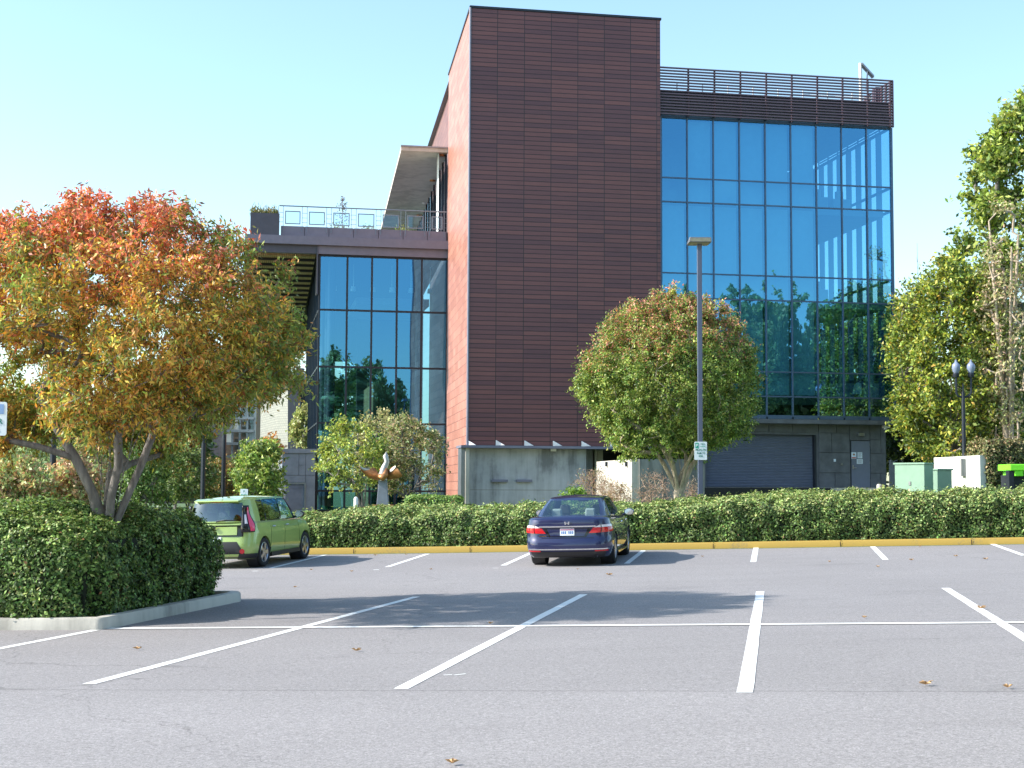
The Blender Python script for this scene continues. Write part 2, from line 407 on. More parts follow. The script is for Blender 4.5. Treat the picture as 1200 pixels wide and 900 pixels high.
def wood(name, nodes, par, mat, parent, r0, rmin, power=0.5, n=6):
    w = np.zeros(len(nodes))
    kids = [[] for _ in nodes]
    for i, p in enumerate(par):
        if p >= 0: kids[p].append(i)
    for i in range(len(nodes) - 1, -1, -1):
        w[i] = 1.0 if not kids[i] else sum(w[k] for k in kids[i])
    rad = np.maximum(rmin, r0 * (w / w[0]) ** power)
    mb = MB()
    done = set()
    for i in range(len(nodes)):
        for k in kids[i]:
            if (k in done): continue
            chain = [i, k]; cur = k
            while kids[cur]:
                nx = max(kids[cur], key=lambda q: w[q]); chain.append(nx); cur = nx
            done.update(chain[1:])
            rr = [min(rad[chain[1]] * 1.15, rad[i])] + [rad[c] for c in chain[1:]]
            mb.tube([nodes[c] for c in chain], rr, n, caps=False)
    return mb.build(name, mat, parent, smooth_=True, angle=80)
def leaves_for(name, targets, per, sig, Lr, Wr, colf, mat, parent, droop=0.3, flat=0.8, tw=6):
    """leaves set along short twigs that leave each branch end"""
    nT = len(targets); c = targets.mean(0)
    out = unit(targets - c)
    dens = np.clip(RNG.gamma(2.2, 1 / 2.2, nT), .25, 2.2)
    cnt = np.maximum(1, (dens * per / tw).astype(int))
    T0, D0, C0 = [], [], []
    for k in range(tw):
        d = unit(out * 0.55 + RNG.normal(size=(nT, 3)) * 0.75 + np.array([0, 0, .25]))
        T0.append(targets); D0.append(d * (sig * RNG.uniform(1.2, 2.6, (nT, 1)))); C0.append(cnt)
    T0, D0, C0 = np.vstack(T0), np.vstack(D0), np.concatenate(C0)
    idx = np.repeat(np.arange(len(T0)), C0); n = len(idx)
    u = RNG.random(n) ** .8
    P = T0[idx] + D0[idx] * u[:, None] + RNG.normal(size=(n, 3)) * np.array([1, 1, flat]) * (sig * .30)
    tone = RNG.normal(size=len(T0))[idx]
    T = unit(unit(D0)[idx] * .5 + RNG.normal(size=(n, 3)) * .6 + np.array([0, 0, -droop])); S = unit(np.cross(T, RNG.normal(size=(n, 3))))
    L = RNG.uniform(*Lr, n); W = L * RNG.uniform(*Wr, n)
    return cards(name, P, T, S, W, L, np.clip(colf(P) * (1 + .16 * tone)[:, None], .004, .95), mat, parent)
def ellipsoid(n, c, r, shell=0.55, zmin=-1.0, bump=0.12, seed=1, power=0.5):
    out = []
    while len(out) < n:
        d = RNG.normal(size=3); d /= np.linalg.norm(d)
        if d[2] < zmin: continue
        k = shell + (1 - shell) * RNG.random() ** power
        out.append(d * k)
    D = np.array(out); b = 1 + bump * fbm(D, 3.0, seed)
    return np.array(c) + D * b[:, None] * np.array(r)
def pal(P, cols, jitter=0.18, w=None, hue=0.0):
    n = len(P); cols = np.array(cols)
    if w is None: w = np.ones((n, len(cols)))
    w = w / w.sum(1, keepdims=True); cum = np.cumsum(w, 1); u = RNG.random(n)[:, None]
    idx = np.minimum((u > cum).sum(1), len(cols) - 1)
    c = cols[idx] * (1 + RNG.normal(size=(n, 1)) * jitter) * (1 + RNG.normal(size=(n, 3)) * jitter * 0.3)
    return np.clip(c, 0.004, 0.9)

# ------------------------------------------------------------------ ground
def ground_mesh():
    us = sorted(set([-260, -180, -120, -80, -60, -45] + list(np.arange(-36, 40, 2.0)) + [45, 60, 80, 120, 180, 260]))
    vs = sorted(set([-120, -80, -50, -30, -15, -5] + list(np.arange(0, 36.5, 2.0)) + [36.2] ))
    mb = MB(); mb.grid([[(*xy(u, v), lot(u, v)) for u in us] for v in vs])
    o = mb.build('parking_lot', M['asphalt'], smooth_=True); tag(o, 'grey asphalt parking lot surface', 'ground', kind='structure')
    vs2 = [36.2, 36.6, 37, 37.6, 38, 39, 40, 42, 44, 50, 60, 80, 120, 200, 400, 900]
    us2 = [-1500, -600] + us + [600, 1500]
    mb = MB(); mb.grid([[(*xy(u, v), lot(u, v) - 0.004) for u in us2] for v in vs2])
    # side skirts so that the ground reaches the horizon all round
    mb.grid([[(*xy(u, v), lot(u, v)) for u in (-1500, -260)] for v in [-1500, -120, 36.2]])
    mb.grid([[(*xy(u, v), lot(u, v)) for u in (260, 1500)] for v in [-1500, -120, 36.2]])
    o = mb.build('terrain', M['lawn'], smooth_=True); tag(o, 'planted ground behind the lot', 'ground', kind='structure')
ground_mesh()

def stripe(p, q, w, name='stall_line', z=0.004):
    """painted stripe lying on the lot between two ground points"""
    p, q = Vector(p[:2]), Vector(q[:2]); d = (q - p); L = d.length; d.normalize(); s = Vector((d.y, -d.x))
    n = max(2, int(L / 0.6)); rows = []
    for i in range(n + 1):
        c = p + d * (L * i / n); wob = 0.0015 * math.sin(i * 1.7 + L); row = []
        for k in (-1, 1):
            r = c + s * (k * w / 2 + wob + random.uniform(-.002, .002)); row.append((r.x, r.y, gz(r.x, r.y) + z))
        rows.append(row)
    mb = MB(); mb.grid(rows); o = mb.build(name, M['white_line']); tag(o, kind='structure'); return o
near = [((-30, 759 + 7), (112, 738.5)), ((104, 802), (488, 699.5)), ((470, 807.5), (684, 696.7)), ((873, 812), (891, 693.3)), ((1330, 829), (1108, 689.3))]
for a, b in near: stripe(ground(*a), ground(*b), 0.125)
g0, g1 = ground(113, 737), ground(1200, 730); dv = (g1 - g0)
stripe(g0, g1 + dv * 0.6, 0.17, 'row_line', z=0.008)
far = [((298, 669.5), (381, 650.5)), ((440, 668), (501, 649.2)), ((580.5, 666), (622.5, 648)), ((730, 663.3), (754, 645.3)), ((882.5, 660), (886, 642)), ((1038, 656), (1022.7, 640.6)), ((1200, 651), (1161, 637)), ((1372, 647), (1298, 634))]
for a, b in far: stripe(ground(*a), ground(*b), 0.125)
for a, b in [((520, 791.5), (530, 791)), ((532, 791.5), (546, 790))]: stripe(ground(*a), ground(*b), 0.035, 'paint_splash')

# ------------------------------------------------------------------ kerbs
def kerb_profile(path, w, h, mat, name, label, closed=False, inner=1):
    rows = []
    n = len(path)
    for i, (u, v) in enumerate(path):
        a = path[max(i - 1, 0)]; b = path[min(i + 1, n - 1)]
        du, dv_ = b[0] - a[0], b[1] - a[1]; l = math.hypot(du, dv_); nu, nv = -dv_ / l * inner, du / l * inner
        row = []
        for off, hh in ((0.0, -0.05), (0.01, h - 0.03), (0.035, h), (w, h), (w, -0.05)):
            uu, vv = u + nu * off, v + nv * off; row.append((*xy(uu, vv), lot(u, v) + hh))
        rows.append(row)
    mb = MB(); mb.grid(rows); o = mb.build(name, mat, smooth_=True, angle=50)
    tag(o, label, 'kerb', kind='structure'); return o
kv = 36.42
path = [(u, kv) for u in np.arange(-24, 40, 1.5)]
kerb_profile(path, 0.16, 0.15, M['yellow_kerb'], 'yellow_kerb', 'yellow painted kerb along the long hedge')
mb = MB()
for u in np.arange(-23, 38, 3.05):     # expansion joints in the kerb
    x0, y0 = xy(u, kv - 0.006); x1, y1 = xy(u + 0.02, kv - 0.006); x2, y2 = xy(u + 0.02, kv + 0.16); x3, y3 = xy(u, kv + .16); z = lot(u, kv)
    mb.quad((x0, y0, z), (x1, y1, z), (x1, y1, z + .12), (x0, y0, z + .12)); mb.quad((x0, y0, z + .154), (x1, y1, z + .154), (x2, y2, z + .154), (x3, y3, z + .154))
o = mb.build('kerb_joint', M['black']); tag(o, kind='structure')
# island at left
gc = ground(113, 738.5); ge = ground(283, 704)
ic = uv(gc.x, gc.y); ie = uv(ge.x, ge.y)
IU, IV0, IV1 = (ic[0] + ie[0]) / 2 + 0.07, ic[1] + 0.02, ie[1] + .25
isl = [(-34, IV0), (-28, IV0), (-20, IV0), (-14, IV0), (-11, IV0), (IU - 0.12, IV0), (IU - 0.03, IV0 + 0.03), (IU, IV0 + 0.12)] + [(IU, IV0 + 0.12 + (IV1 - IV0 - .6) * i / 6) for i in range(1, 7)]
for i in range(1, 9):
    t = i / 8 * PI / 2; isl.append((IU - 0.5 * (1 - math.cos(t)) , IV1 - 0.5 + 0.5 * math.sin(t)))
isl += [(-14, IV1), (-20, IV1), (-28, IV1), (-34, IV1)]
kerb_profile(isl, 0.17, 0.15, M['kerb'], 'concrete_kerb', 'pale concrete kerb around the hedge island at left')
mb = MB(); mb.poly([(*xy(u, v), lot(u, v) + 0.11) for u, v in [(-34, IV0 + .15), (IU - .15, IV0 + .15), (IU - .15, IV1 - .3), (IU - .5, IV1 - .12), (-34, IV1 - .12)]])
o = mb.build('island_soil', M['soil']); tag(o, kind='structure')
mb = MB(); us = list(np.arange(-24, 40, 2.0)); mb.grid([[(*xy(u, v), lot(u, v) + 0.13) for u in us] for v in (kv + .15, kv + 1, kv + 2.2, kv + 4)])
o = mb.build('planter_soil', M['soil']); tag(o, kind='structure')

# ------------------------------------------------------------------ hedges
def hedge(name, label, u0, u1, v0, v1, zf, hf, dens, Lr, colf, seed, rc=0.35, group=None, leafm='leaf_waxy', bumpa=0.10, frame=xy):
    """clipped hedge: rounded box in bay coordinates; hf(u) gives its height"""
    root = empty(name, (*frame((u0 + u1) / 2, (v0 + v1) / 2), zf((u0 + u1) / 2, (v0 + v1) / 2)), label, 'hedge', group)
    Lu, Lv = u1 - u0, v1 - v0; hm = hf((u0 + u1) / 2)
    area = 2 * Lu * hm + 2 * Lv * hm + Lu * Lv; n = int(area * dens)
    prob = np.array([Lu * hm, Lu * hm * .4, Lv * hm, Lv * hm, Lu * Lv]); prob /= prob.sum()
    f = RNG.choice(5, n, p=prob); a, b = RNG.random(n), RNG.random(n)
    U = np.where(f < 2, a, np.where(f == 2, 0, np.where(f == 3, 1, a))) * Lu
    V = np.where(f == 0, 0, np.where(f == 1, 1, np.where(f < 4, a, b))) * Lv
    H = np.where(f < 4, b, 1.0)
    # pull corners in (round box)
    hh = np.array([hf(u0 + q) for q in U])
    Z = H * hh
    lo = np.stack([np.clip(U, rc, Lu - rc), np.clip(V, rc, Lv - rc), np.clip(Z, 0, hh - rc)], 1)
    d = np.stack([U, V, Z], 1) - lo; l = np.linalg.norm(d, axis=1, keepdims=True) + 1e-6
    nrm = d / l
    Q = np.stack([U, V, Z], 1)
    bump = bumpa * fbm(Q, 1.3, seed) + bumpa * 0.55 * fbm(Q, 4.5, seed + 1) + bumpa * .3 * fbm(Q, 11, seed + 2)
    depth = RNG.exponential(0.06, n)
    stray = (RNG.random(n) < 0.03) * RNG.uniform(0, 0.13, n)
    Q = lo + nrm * (rc + bump - depth + stray)[:, None]
    fr = [frame(u0 + q[0], v0 + q[1]) for q in Q]
    P = np.array([(x, y, zf(u0 + q[0], v0 + q[1]) + max(q[2], 0.03)) for (x, y), q in zip(fr, Q)])
    o0 = np.array(frame(0, 0)); e1 = np.array(frame(1, 0)) - o0; e2 = np.array(frame(0, 1)) - o0
    Nw = np.stack([nrm[:, 0] * e1[0] + nrm[:, 1] * e2[0], nrm[:, 0] * e1[1] + nrm[:, 1] * e2[1], nrm[:, 2]], 1)
    nn = unit(Nw * 0.9 + RNG.normal(size=(n, 3)) * 0.55 + np.array([0, 0, .35]))
    T = unit(np.cross(nn, RNG.normal(size=(n, 3)))); S = unit(np.cross(nn, T))
    L = RNG.uniform(*Lr, n); W = L * RNG.uniform(0.42, 0.6, n)
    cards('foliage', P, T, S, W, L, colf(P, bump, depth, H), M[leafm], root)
    # dark inner mass standing in for the shade inside the hedge
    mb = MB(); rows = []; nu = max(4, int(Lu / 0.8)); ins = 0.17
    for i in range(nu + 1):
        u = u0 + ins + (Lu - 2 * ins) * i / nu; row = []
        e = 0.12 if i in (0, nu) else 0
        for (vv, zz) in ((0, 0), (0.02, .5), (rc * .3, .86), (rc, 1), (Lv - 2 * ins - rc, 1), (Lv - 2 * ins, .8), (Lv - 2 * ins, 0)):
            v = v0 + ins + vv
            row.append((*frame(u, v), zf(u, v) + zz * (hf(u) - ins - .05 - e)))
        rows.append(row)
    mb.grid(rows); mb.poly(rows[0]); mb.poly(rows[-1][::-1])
    mb.build('shade_core', M['core'], root)
    return root
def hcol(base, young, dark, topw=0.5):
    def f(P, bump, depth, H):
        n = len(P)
        w = np.stack([np.ones(n), topw * np.clip(H, 0, 1) ** 4 + 0.25 * np.clip(bump * 6, 0, 1), 0.30 + np.clip(depth * 7, 0, 2.0) + .5 * (1 - np.clip(H, 0, 1))], 1)  # more dark leaves deep in and low down, hedge shade put into colour
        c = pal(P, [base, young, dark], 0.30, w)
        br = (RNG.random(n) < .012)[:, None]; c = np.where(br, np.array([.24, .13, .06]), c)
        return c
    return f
hz = lambda u, v: lot(u, v) + 0.10
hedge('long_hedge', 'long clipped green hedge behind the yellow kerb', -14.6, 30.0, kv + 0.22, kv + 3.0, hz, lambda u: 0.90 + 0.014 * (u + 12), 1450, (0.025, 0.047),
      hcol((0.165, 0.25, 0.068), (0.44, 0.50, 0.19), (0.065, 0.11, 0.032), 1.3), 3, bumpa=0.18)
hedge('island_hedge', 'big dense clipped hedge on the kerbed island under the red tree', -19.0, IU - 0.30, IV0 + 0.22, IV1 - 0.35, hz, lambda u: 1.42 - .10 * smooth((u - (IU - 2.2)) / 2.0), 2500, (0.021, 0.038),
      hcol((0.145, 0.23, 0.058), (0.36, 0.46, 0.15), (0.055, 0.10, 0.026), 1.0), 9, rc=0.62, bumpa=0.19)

# ------------------------------------------------------------------ the building
AL = R(10.5); E1 = Vector((math.cos(AL), math.sin(AL), 0)); NO = Vector((math.sin(AL), -math.cos(AL), 0))
g = at(909, 560, 70.0); O = Vector((g.x, g.y, 0))
def W(s, d, z): return O + E1 * s + NO * d + Vector((0, 0, z))
def fs(px, py, d=0.0):
    r = ray(px, py); o = Vector((0, 0, CH)) - O
    t = (d - o.dot(NO)) / r.dot(NO); p = o + r * t
    return p.dot(E1), p.z
def S_(px, py, d=0.0): return fs(px, py, d)[0]
def Z_(px, py, d=0.0): return fs(px, py, d)[1]
def wbox(mb, s0, s1, d0, d1, z0, z1):
    if s1 < s0: s0, s1 = s1, s0
    if d1 < d0: d0, d1 = d1, d0
    return mb.hexa([W(s0, d1, z0), W(s1, d1, z0), W(s1, d0, z0), W(s0, d0, z0), W(s0, d1, z1), W(s1, d1, z1), W(s1, d0, z1), W(s0, d0, z1)])
def wquad(mb, s0, s1, d, z0, z1):
    return mb.quad(W(s0, d, z0), W(s1, d, z0), W(s1, d, z1), W(s0, d, z1), [(s0, z0), (s1, z0), (s1, z1), (s0, z1)])
B = empty('library_building', W(0, 0, 0.4), 'large modern building with dark red panel tower between two glass walls', 'building')
DR = 0.6                                                       # red front plane
RS0 = S_(549.8, 265, DR); RS1 = S_(774, 200, DR)
RZ1 = (Z_(552, 10, DR) + Z_(772, 22.5, DR)) / 2; RZ0 = Z_(620, 522.5, DR)
LD = Vector((math.sin(R(-7.6)), math.cos(R(-7.6)), 0))         # direction of the tower's left flank
RP = W(RS0, DR, 0)
def flank(px, py=450):        # distance along the flank where it meets this pixel column
    r = ray(px, py); # solve RP + LD*t = r*k in plan
    det = LD.x * -r.y + r.x * LD.y
    return (-RP.x * -r.y + -r.x * RP.y) / det if abs(det) > 1e-9 else 0
T1 = flank(523.0); T2 = flank(499.5, 300)
def LW(t, z, off=0.0):
    nrm = Vector((-LD.y, LD.x, 0)); return RP + LD * t + nrm * off + Vector((0, 0, z))
# tower front
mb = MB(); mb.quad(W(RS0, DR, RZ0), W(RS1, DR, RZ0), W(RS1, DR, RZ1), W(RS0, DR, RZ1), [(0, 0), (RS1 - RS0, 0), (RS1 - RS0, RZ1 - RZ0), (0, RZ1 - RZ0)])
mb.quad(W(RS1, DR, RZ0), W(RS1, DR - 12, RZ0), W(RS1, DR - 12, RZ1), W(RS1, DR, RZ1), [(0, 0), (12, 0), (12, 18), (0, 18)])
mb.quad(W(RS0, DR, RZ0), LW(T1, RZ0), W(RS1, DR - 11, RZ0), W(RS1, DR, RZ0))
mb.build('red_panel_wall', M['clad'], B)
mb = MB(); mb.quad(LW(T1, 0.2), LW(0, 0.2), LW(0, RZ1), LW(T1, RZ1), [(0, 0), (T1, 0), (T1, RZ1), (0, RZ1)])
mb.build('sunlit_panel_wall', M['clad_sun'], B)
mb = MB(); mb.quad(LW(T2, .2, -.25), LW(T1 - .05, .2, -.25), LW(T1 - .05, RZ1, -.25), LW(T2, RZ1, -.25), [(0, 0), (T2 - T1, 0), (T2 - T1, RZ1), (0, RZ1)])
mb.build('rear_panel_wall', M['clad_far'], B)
mb = MB(); wbox(mb, RS0 - .03, RS1 + .05, DR - 0.5, DR + .05, RZ1, RZ1 + .10)
a, b_, c_, d_ = LW(-.02, RZ1, .05), LW(T1, RZ1, .05), LW(T1, RZ1, -.4), LW(-.02, RZ1, -.4)
up = Vector((0, 0, .10)); mb.hexa([a, d_, c_, b_, a + up, d_ + up, c_ + up, b_ + up])
mb.build('parapet_cap', M['trim'], B)
mb = MB(); mb.poly([LW(0.3, RZ1 - .3), W(RS1, DR - .3, RZ1 - .3), W(RS1, DR - 12, RZ1 - .3), LW(T1, RZ1 - .3)]); mb.poly([LW(T1, RZ1 - .3), W(RS1, DR - 12, RZ1 - .3), W(RS1, DR - 28, RZ1 - .3), LW(T2, RZ1 - .3)])
mb.build('roof', M['fascia_dark'], B)
mb = MB(); mb.tube([LW(-.015, RZ0, .02), LW(-.015, RZ1, .02)], 0.06, 6); mb.build('corner_trim', M['fascia'], B)
# ledge under the red front + gussets
LZ = RZ0
mb = MB(); wbox(mb, S_(541, 523, DR + .5), RS1 + .3, -0.6, DR + .35, LZ - .12, LZ - .004); mb.build('ledge', M['fascia'], B)
for px in (547, 581, 614.5, 648, 681.5, 715):
    s = S_(px, 520, DR + .02); mb = MB()
    for k in (0, 1): pass
    t = 0.035
    mb.hexa([W(s, DR + .005, LZ), W(s + .36, DR + .25, LZ), W(s + .36 + t, DR + .25, LZ), W(s + t, DR + .005, LZ),
             W(s, DR + .005, LZ + .24), W(s + .33, DR + .25, LZ + .02), W(s + .33 + t, DR + .25, LZ + .02), W(s + t, DR + .005, LZ + .24)])
    mb.build('bracket', M['white_metal'], B)
# concrete base below the tower
DC = DR - 0.35
cz0 = 0.2
mb = MB(); wbox(mb, S_(549, 560, DC), S_(687, 560, DC), DC - .3, DC, cz0, LZ - .12)
wbox(mb, S_(688, 560, DC), S_(700, 560, DC), DC - 1.3, DC - .9, cz0, LZ - .12)
mb.build('concrete_wall', M['concrete'], B, bevel=.01)
mb = MB(); zz = Z_(620, 574.7, DC); wquad(mb, S_(551, 560, DC), S_(687, 560, DC), DC + .004, zz, zz + .035)
mb.build('wall_joint', M['concrete_dark'], B)
mb = MB(); wbox(mb, S_(545, 560, DR), S_(549.5, 560, DR), DC - .4, DR + .12, cz0, LZ - .12); mb.build('wall_pier', M['concrete_warm'], B, bevel=.01)
mb = MB(); wbox(mb, S_(540.2, 560, DR), S_(544.9, 560, DR), DC - .6, DR + .05, cz0, LZ - .12); mb.build('steel_pier', M['steel'], B)
for px in (576, 604.5):
    s = S_(px, 562, DC); z = Z_(px, 565, DC); mb = MB(); wbox(mb, s, s + .74, DC, DC + .16, z, z + .12)
    mb.build('wall_light', M['fascia'], B, bevel=.01)
mb = MB(); s = S_(645, 526, DC); z = Z_(645, 529, DC); wbox(mb, s, s + .25, DC + .003, DC + .12, z, z + .12); mb.build('small_flood_light', M['white_metal'], B)
# open undercroft between tower base and stair walls
DU = -1.2
mb = MB(); wbox(mb, S_(700, 560, DU), S_(706.5, 560, DU), DU - .3, DU, cz0, LZ - .12); wbox(mb, S_(697.2, 560, DU + .5), S_(699.4, 560, DU + .5), DU, DU + .5, cz0, LZ - .12)
mb.build('concrete_column', M['concrete_warm'], B)
mb = MB(); wbox(mb, S_(700, 560, -6), S_(830, 560, -6), -6.3, -6, 0, LZ + 2); wbox(mb, S_(700, 560, -3), S_(826, 560, 0), -3.2, -3, Z_(750, 531, -3), LZ)
mb.build('undercroft_wall', M['interior_dark'], B)
mb = MB(); wbox(mb, S_(706, 530, -2), S_(800, 530, -2), -2.1, -2, Z_(750, 528, -2), Z_(750, 526, -2)); mb.build('undercroft_beam', M['fascia_dark'], B)

# --- right curtain wall
colpx = [774, 803, 834, 865, 895, 925, 955, 985, 1014, 1044]
cols = [S_(px, 300) for px in colpx]
L0 = S_(774.5, 300); L1 = S_(1046, 300)
cols = [L0 + (L1 - L0) * i / 9 for i in range(10)]
zl = {}
rows_l = [135, 207.5, 235.5, 319.5, 348.5]; rows_r = [150.7, 220, 247.5, 328, 356.2, 438.7, 467, 490.6]
rz = []
for i, yr in enumerate(rows_r):
    z = Z_(1043, yr)
    if i < len(rows_l): z = (z + Z_(775, rows_l[i])) / 2
    rz.append(z)
GZT, GZB = rz[0], rz[-1]
cw = MB()
for i, s in enumerate(cols):
    w = .032 if 0 < i < 9 else .055
    wbox(cw, s - w, s + w, -.12, .06, GZB, GZT)
for k, z in enumerate(rz):
    w = .032 if 0 < k < len(rz) - 1 else .09
    for i in range(9): wbox(cw, cols[i] + .034, cols[i + 1] - .034, -.10, .035, z - w, z + w)
# end wall mullions
ENDD = 11.0; nd = 9
for j in range(nd + 1):
    d = -j * ENDD / nd
    if j: wbox(cw, L1 - .24, L1 + .03, d - .05, d + .05, GZB, GZT)
for z in rz:
    wbox(cw, L1 - .07, L1 + .025, -ENDD, -.13, z - .06, z + .06)
CW = cw.build('curtain_wall_frame', M['frame'], B)
for k in range(len(rz) - 1):
    for i in range(9):
        mb = MB(); s0, s1, z0, z1 = cols[i] + .03, cols[i + 1] - .03, rz[k + 1] + .03, rz[k] - .03
        tx, tz = random.gauss(0, .0022), random.gauss(0, .0022)
        # gentle pillowing of each pane so that reflections waver
        n = 6; P = []
        bw = random.uniform(.0015, .004) * random.choice((1, 1, -1))
        for a_ in range(n + 1):
            row = []
            for b2 in range(n + 1):
                fa, fb = a_ / n, b2 / n; s = s0 + (s1 - s0) * fb; z = z0 + (z1 - z0) * fa
                d = tx * (fb - .5) * (s1 - s0) + tz * (fa - .5) * (z1 - z0) + bw * math.sin(PI * fa) * math.sin(PI * fb)
                row.append(W(s, d, z))
            P.append(row)
        mb.grid(P)
        mt = M['glass_spandrel'] if k == len(rz) - 2 else M['glass']
        mb.build('glass_pane', mt, CW, smooth_=True, angle=60)
# end wall glass: one sheet per storey band
for k in range(len(rz) - 1):
    mb = MB(); mb.quad(W(L1, -.14, rz[k + 1] + .06), W(L1, -ENDD, rz[k + 1] + .06), W(L1, -ENDD, rz[k] - .06), W(L1, -.14, rz[k] - .06))
    mb.build('end_glass_pane', M['glass_clear'], CW)
# structure inside
mb = MB()
for z in (rz[0] + .15, rz[2] - .25, rz[4] - .25, rz[6] - .35):
    wbox(mb, L0 + .1, L1 - .25, -ENDD, -.45, z, z + .35)
mb.build('floor_slab', M['interior_wall'], B)
mb = MB(); wbox(mb, cols[6] + .2, cols[6] + .7, -2.6, -2.1, GZB, GZT); mb.build('column', M['interior_wall'], B)
mb = MB(); wbox(mb, L0, L1 - .4, -ENDD - .2, -ENDD, 0, GZT + .1); wbox(mb, cols[5] + .4, cols[5] + .6, -ENDD, -4.2, GZB, GZT); mb.build('core_wall', M['interior_wall'], B)
mb = MB(); wbox(mb, cols[0] + .15, cols[5] + .5, -4.4, -4.2, GZB, GZT); mb.build('partition_wall', M['interior_wall'], B)
for i in range(9):
    for (a_, b2, lo, hi) in ((0, 2, 1, 6), (2, 4, 0, 6), (4, 6, 1, 6)):
        if lo <= i < hi:
            mb = MB(); wquad(mb, cols[i] + .06, cols[i + 1] - .06, -.28 - random.uniform(0, .03), rz[b2] + .1, rz[a_] - .1)
            mb.build('window_blind', M['blind'], B)
# furniture and clutter glimpsed through the clear bays
mb = MB()
for (i, k, dd) in ((6, 2, -1.3), (7, 2, -1.6), (6, 4, -1.4), (7, 6, -1.5), (8, 6, -1.2), (0, 2, -1.2)):
    s = cols[i] + .25; z = rz[k] + .12
    wbox(mb, s, s + .9, dd - .5, dd, z, z + .7); wbox(mb, s + .2, s + .55, dd - .3, dd - .05, z + .7, z + 1.1)
mb.build('office_furniture', M['interior_wall'], B)
mb = MB(); s, z = S_(998, 455, -1.2), Z_(998, 462, -1.2)
mb.poly([W(s, -1.2, z), W(s + .55, -1.2, z + .02), W(s + .5, -1.2, z + .55), W(s + .28, -1.2, z + .62), W(s + .12, -1.2, z + .4)]); mb.build('paper_sail', M['blind'], B)
# louvre screen on the roof edge
LZT = (Z_(776, 77.5, .45) + Z_(1046, 95, .45)) / 2; LZM = (Z_(776, 103, .45) + Z_(1040, 120, .45)) / 2; LZB = GZT + .02
LE = S_(1047.5, 120, .45)
mb = MB()
nsl = 16
for i in range(nsl + 1):
    z = LZB + (LZT - LZB) * i / nsl
    for a_ in range(1):
        wbox(mb, RS1 + .02, LE, .30, .42, z - .028, z + .028)
    wbox(mb, LE - .09, LE, -ENDD * .8, .29, z - .028, z + .028)
mb.build('louvre_slats', M['louvre'], B)
pr = [L0 + (L1 - L0) * i / 9 for i in range(1, 10)]
for s in pr:
    mb = MB(); wbox(mb, s - .035, s + .035, .20, .295, LZB - .05, LZT + .03); wbox(mb, s - .03, s + .03, -1.2, .195, LZM + .02, LZM + .10); mb.build('louvre_post', M['louvre'], B)
for j in range(7): mb = MB(); wbox(mb, LE - .16, LE - .095, -1 - j * 1.3, -.94 - j * 1.3, LZB, LZT); mb.build('louvre_post', M['louvre'], B)
mb = MB(); wbox(mb, RS1 + .02, L1 - .05, -.6, .0, GZT + .10, LZM - .08); mb.build('roof_band', M['fascia_dark'], B)
mb = MB(); wbox(mb, RS1 + .02, L1 - .02, -ENDD, .05, LZM - .07, LZM); mb.build('roof_edge', M['trim'], B)
# inner rail on the roof behind the screen
mb = MB()
for s in pr[:]: mb.tube([W(s, -1.6, LZM), W(s, -1.6, LZT - .1)], .03, 6)
for q in (.35, .7): mb.tube([W(pr[5], -1.6, LZM + q), W(pr[8], -1.6, LZM + q)], .03, 6)
mb.build('roof_rail', M['white_metal'], B)
mb = MB(); s0, s1 = S_(1026, 100, -1), S_(1034, 100, -1); wbox(mb, s0, s1, -1.4, -1.0, LZM, Z_(1030, 102, -1)); mb.build('roof_vent_box', M['louvre'], B)
rp = empty('roof_light_mast', W(S_(1008.5, 100, -1.2), -1.2, LZM), 'white mast with tilted panel arm on the roof by the right corner', 'mast')
mb = MB(); s, zt = S_(1008.5, 100, -1.2), Z_(1008.5, 74, -1.2); mb.tube([W(s, -1.2, LZM), W(s, -1.2, zt)], .08, 10); mb.build('pole', M['white_metal'], rp)
mb = MB(); s2, z2 = S_(1023, 90, -1.2), Z_(1023, 89, -1.2)
mb.hexa([W(s + .05, -1.35, zt - .1), W(s2, -1.35, z2 - .1), W(s2, -1.05, z2 - .1), W(s + .05, -1.05, zt - .1), W(s + .05, -1.35, zt), W(s2, -1.35, z2), W(s2, -1.05, z2), W(s + .05, -1.05, zt)])
mb.tube([W(s + .3, -1.2, LZT - .1), W((s + s2) / 2 + .05, -1.2, (zt + z2) / 2)], .04, 6); mb.build('solar_panel', M['steel'], rp)

# --- stone base with loading door under the curtain wall
DB = -0.75
sB0, sB1 = S_(820, 530, DB), S_(1039, 530, DB); bzt = GZB - .10; bz0 = Z_(900, 578, DB)
dl, dr_, dz1 = S_(828, 540, DB), S_(957.5, 540, DB), Z_(900, 509, DB)
mb = MB()
def panel(px0, px1, py0, py1, d=DB):
    s0, s1 = S_(px0, 530, d), S_(px1, 530, d); z1, z0 = Z_(1000, py0, d), Z_(1000, py1, d)
    z1 = min(z1, bzt)
    wbox(mb, s0 + .012, s1 - .012, d - .06, d, z0 + .012, z1 - .012)
def P_(zx, zy): return 780 + zx / 4.286, 440 + zy / 4.286
for (a_, y0, b2, y1) in [(770, 218, 860, 290), (770, 290, 835, 388), (835, 290, 925, 388), (860, 218, 925, 290), (770, 388, 928, 490), (770, 490, 850, 566), (850, 490, 928, 566), (925, 218, 1028, 325), (1028, 218, 1082, 322), (1028, 322, 1082, 390), (1082, 218, 1106, 292), (1082, 292, 1106, 390), (1028, 390, 1106, 490), (1028, 490, 1080, 566), (1080, 490, 1106, 566)]:
    x0, p0 = P_(a_, y0); x1, p1 = P_(b2, y1); panel(x0, x1, p0, p1)
for (a_, b2) in ((290, 400), (400, 520), (520, 640), (640, 768)):
    x0, p0 = P_(a_, 218); x1, p1 = P_(b2, 288); panel(x0, x1, p0, p1)
STO = mb.build('stone_cladding', M['stone'], B)
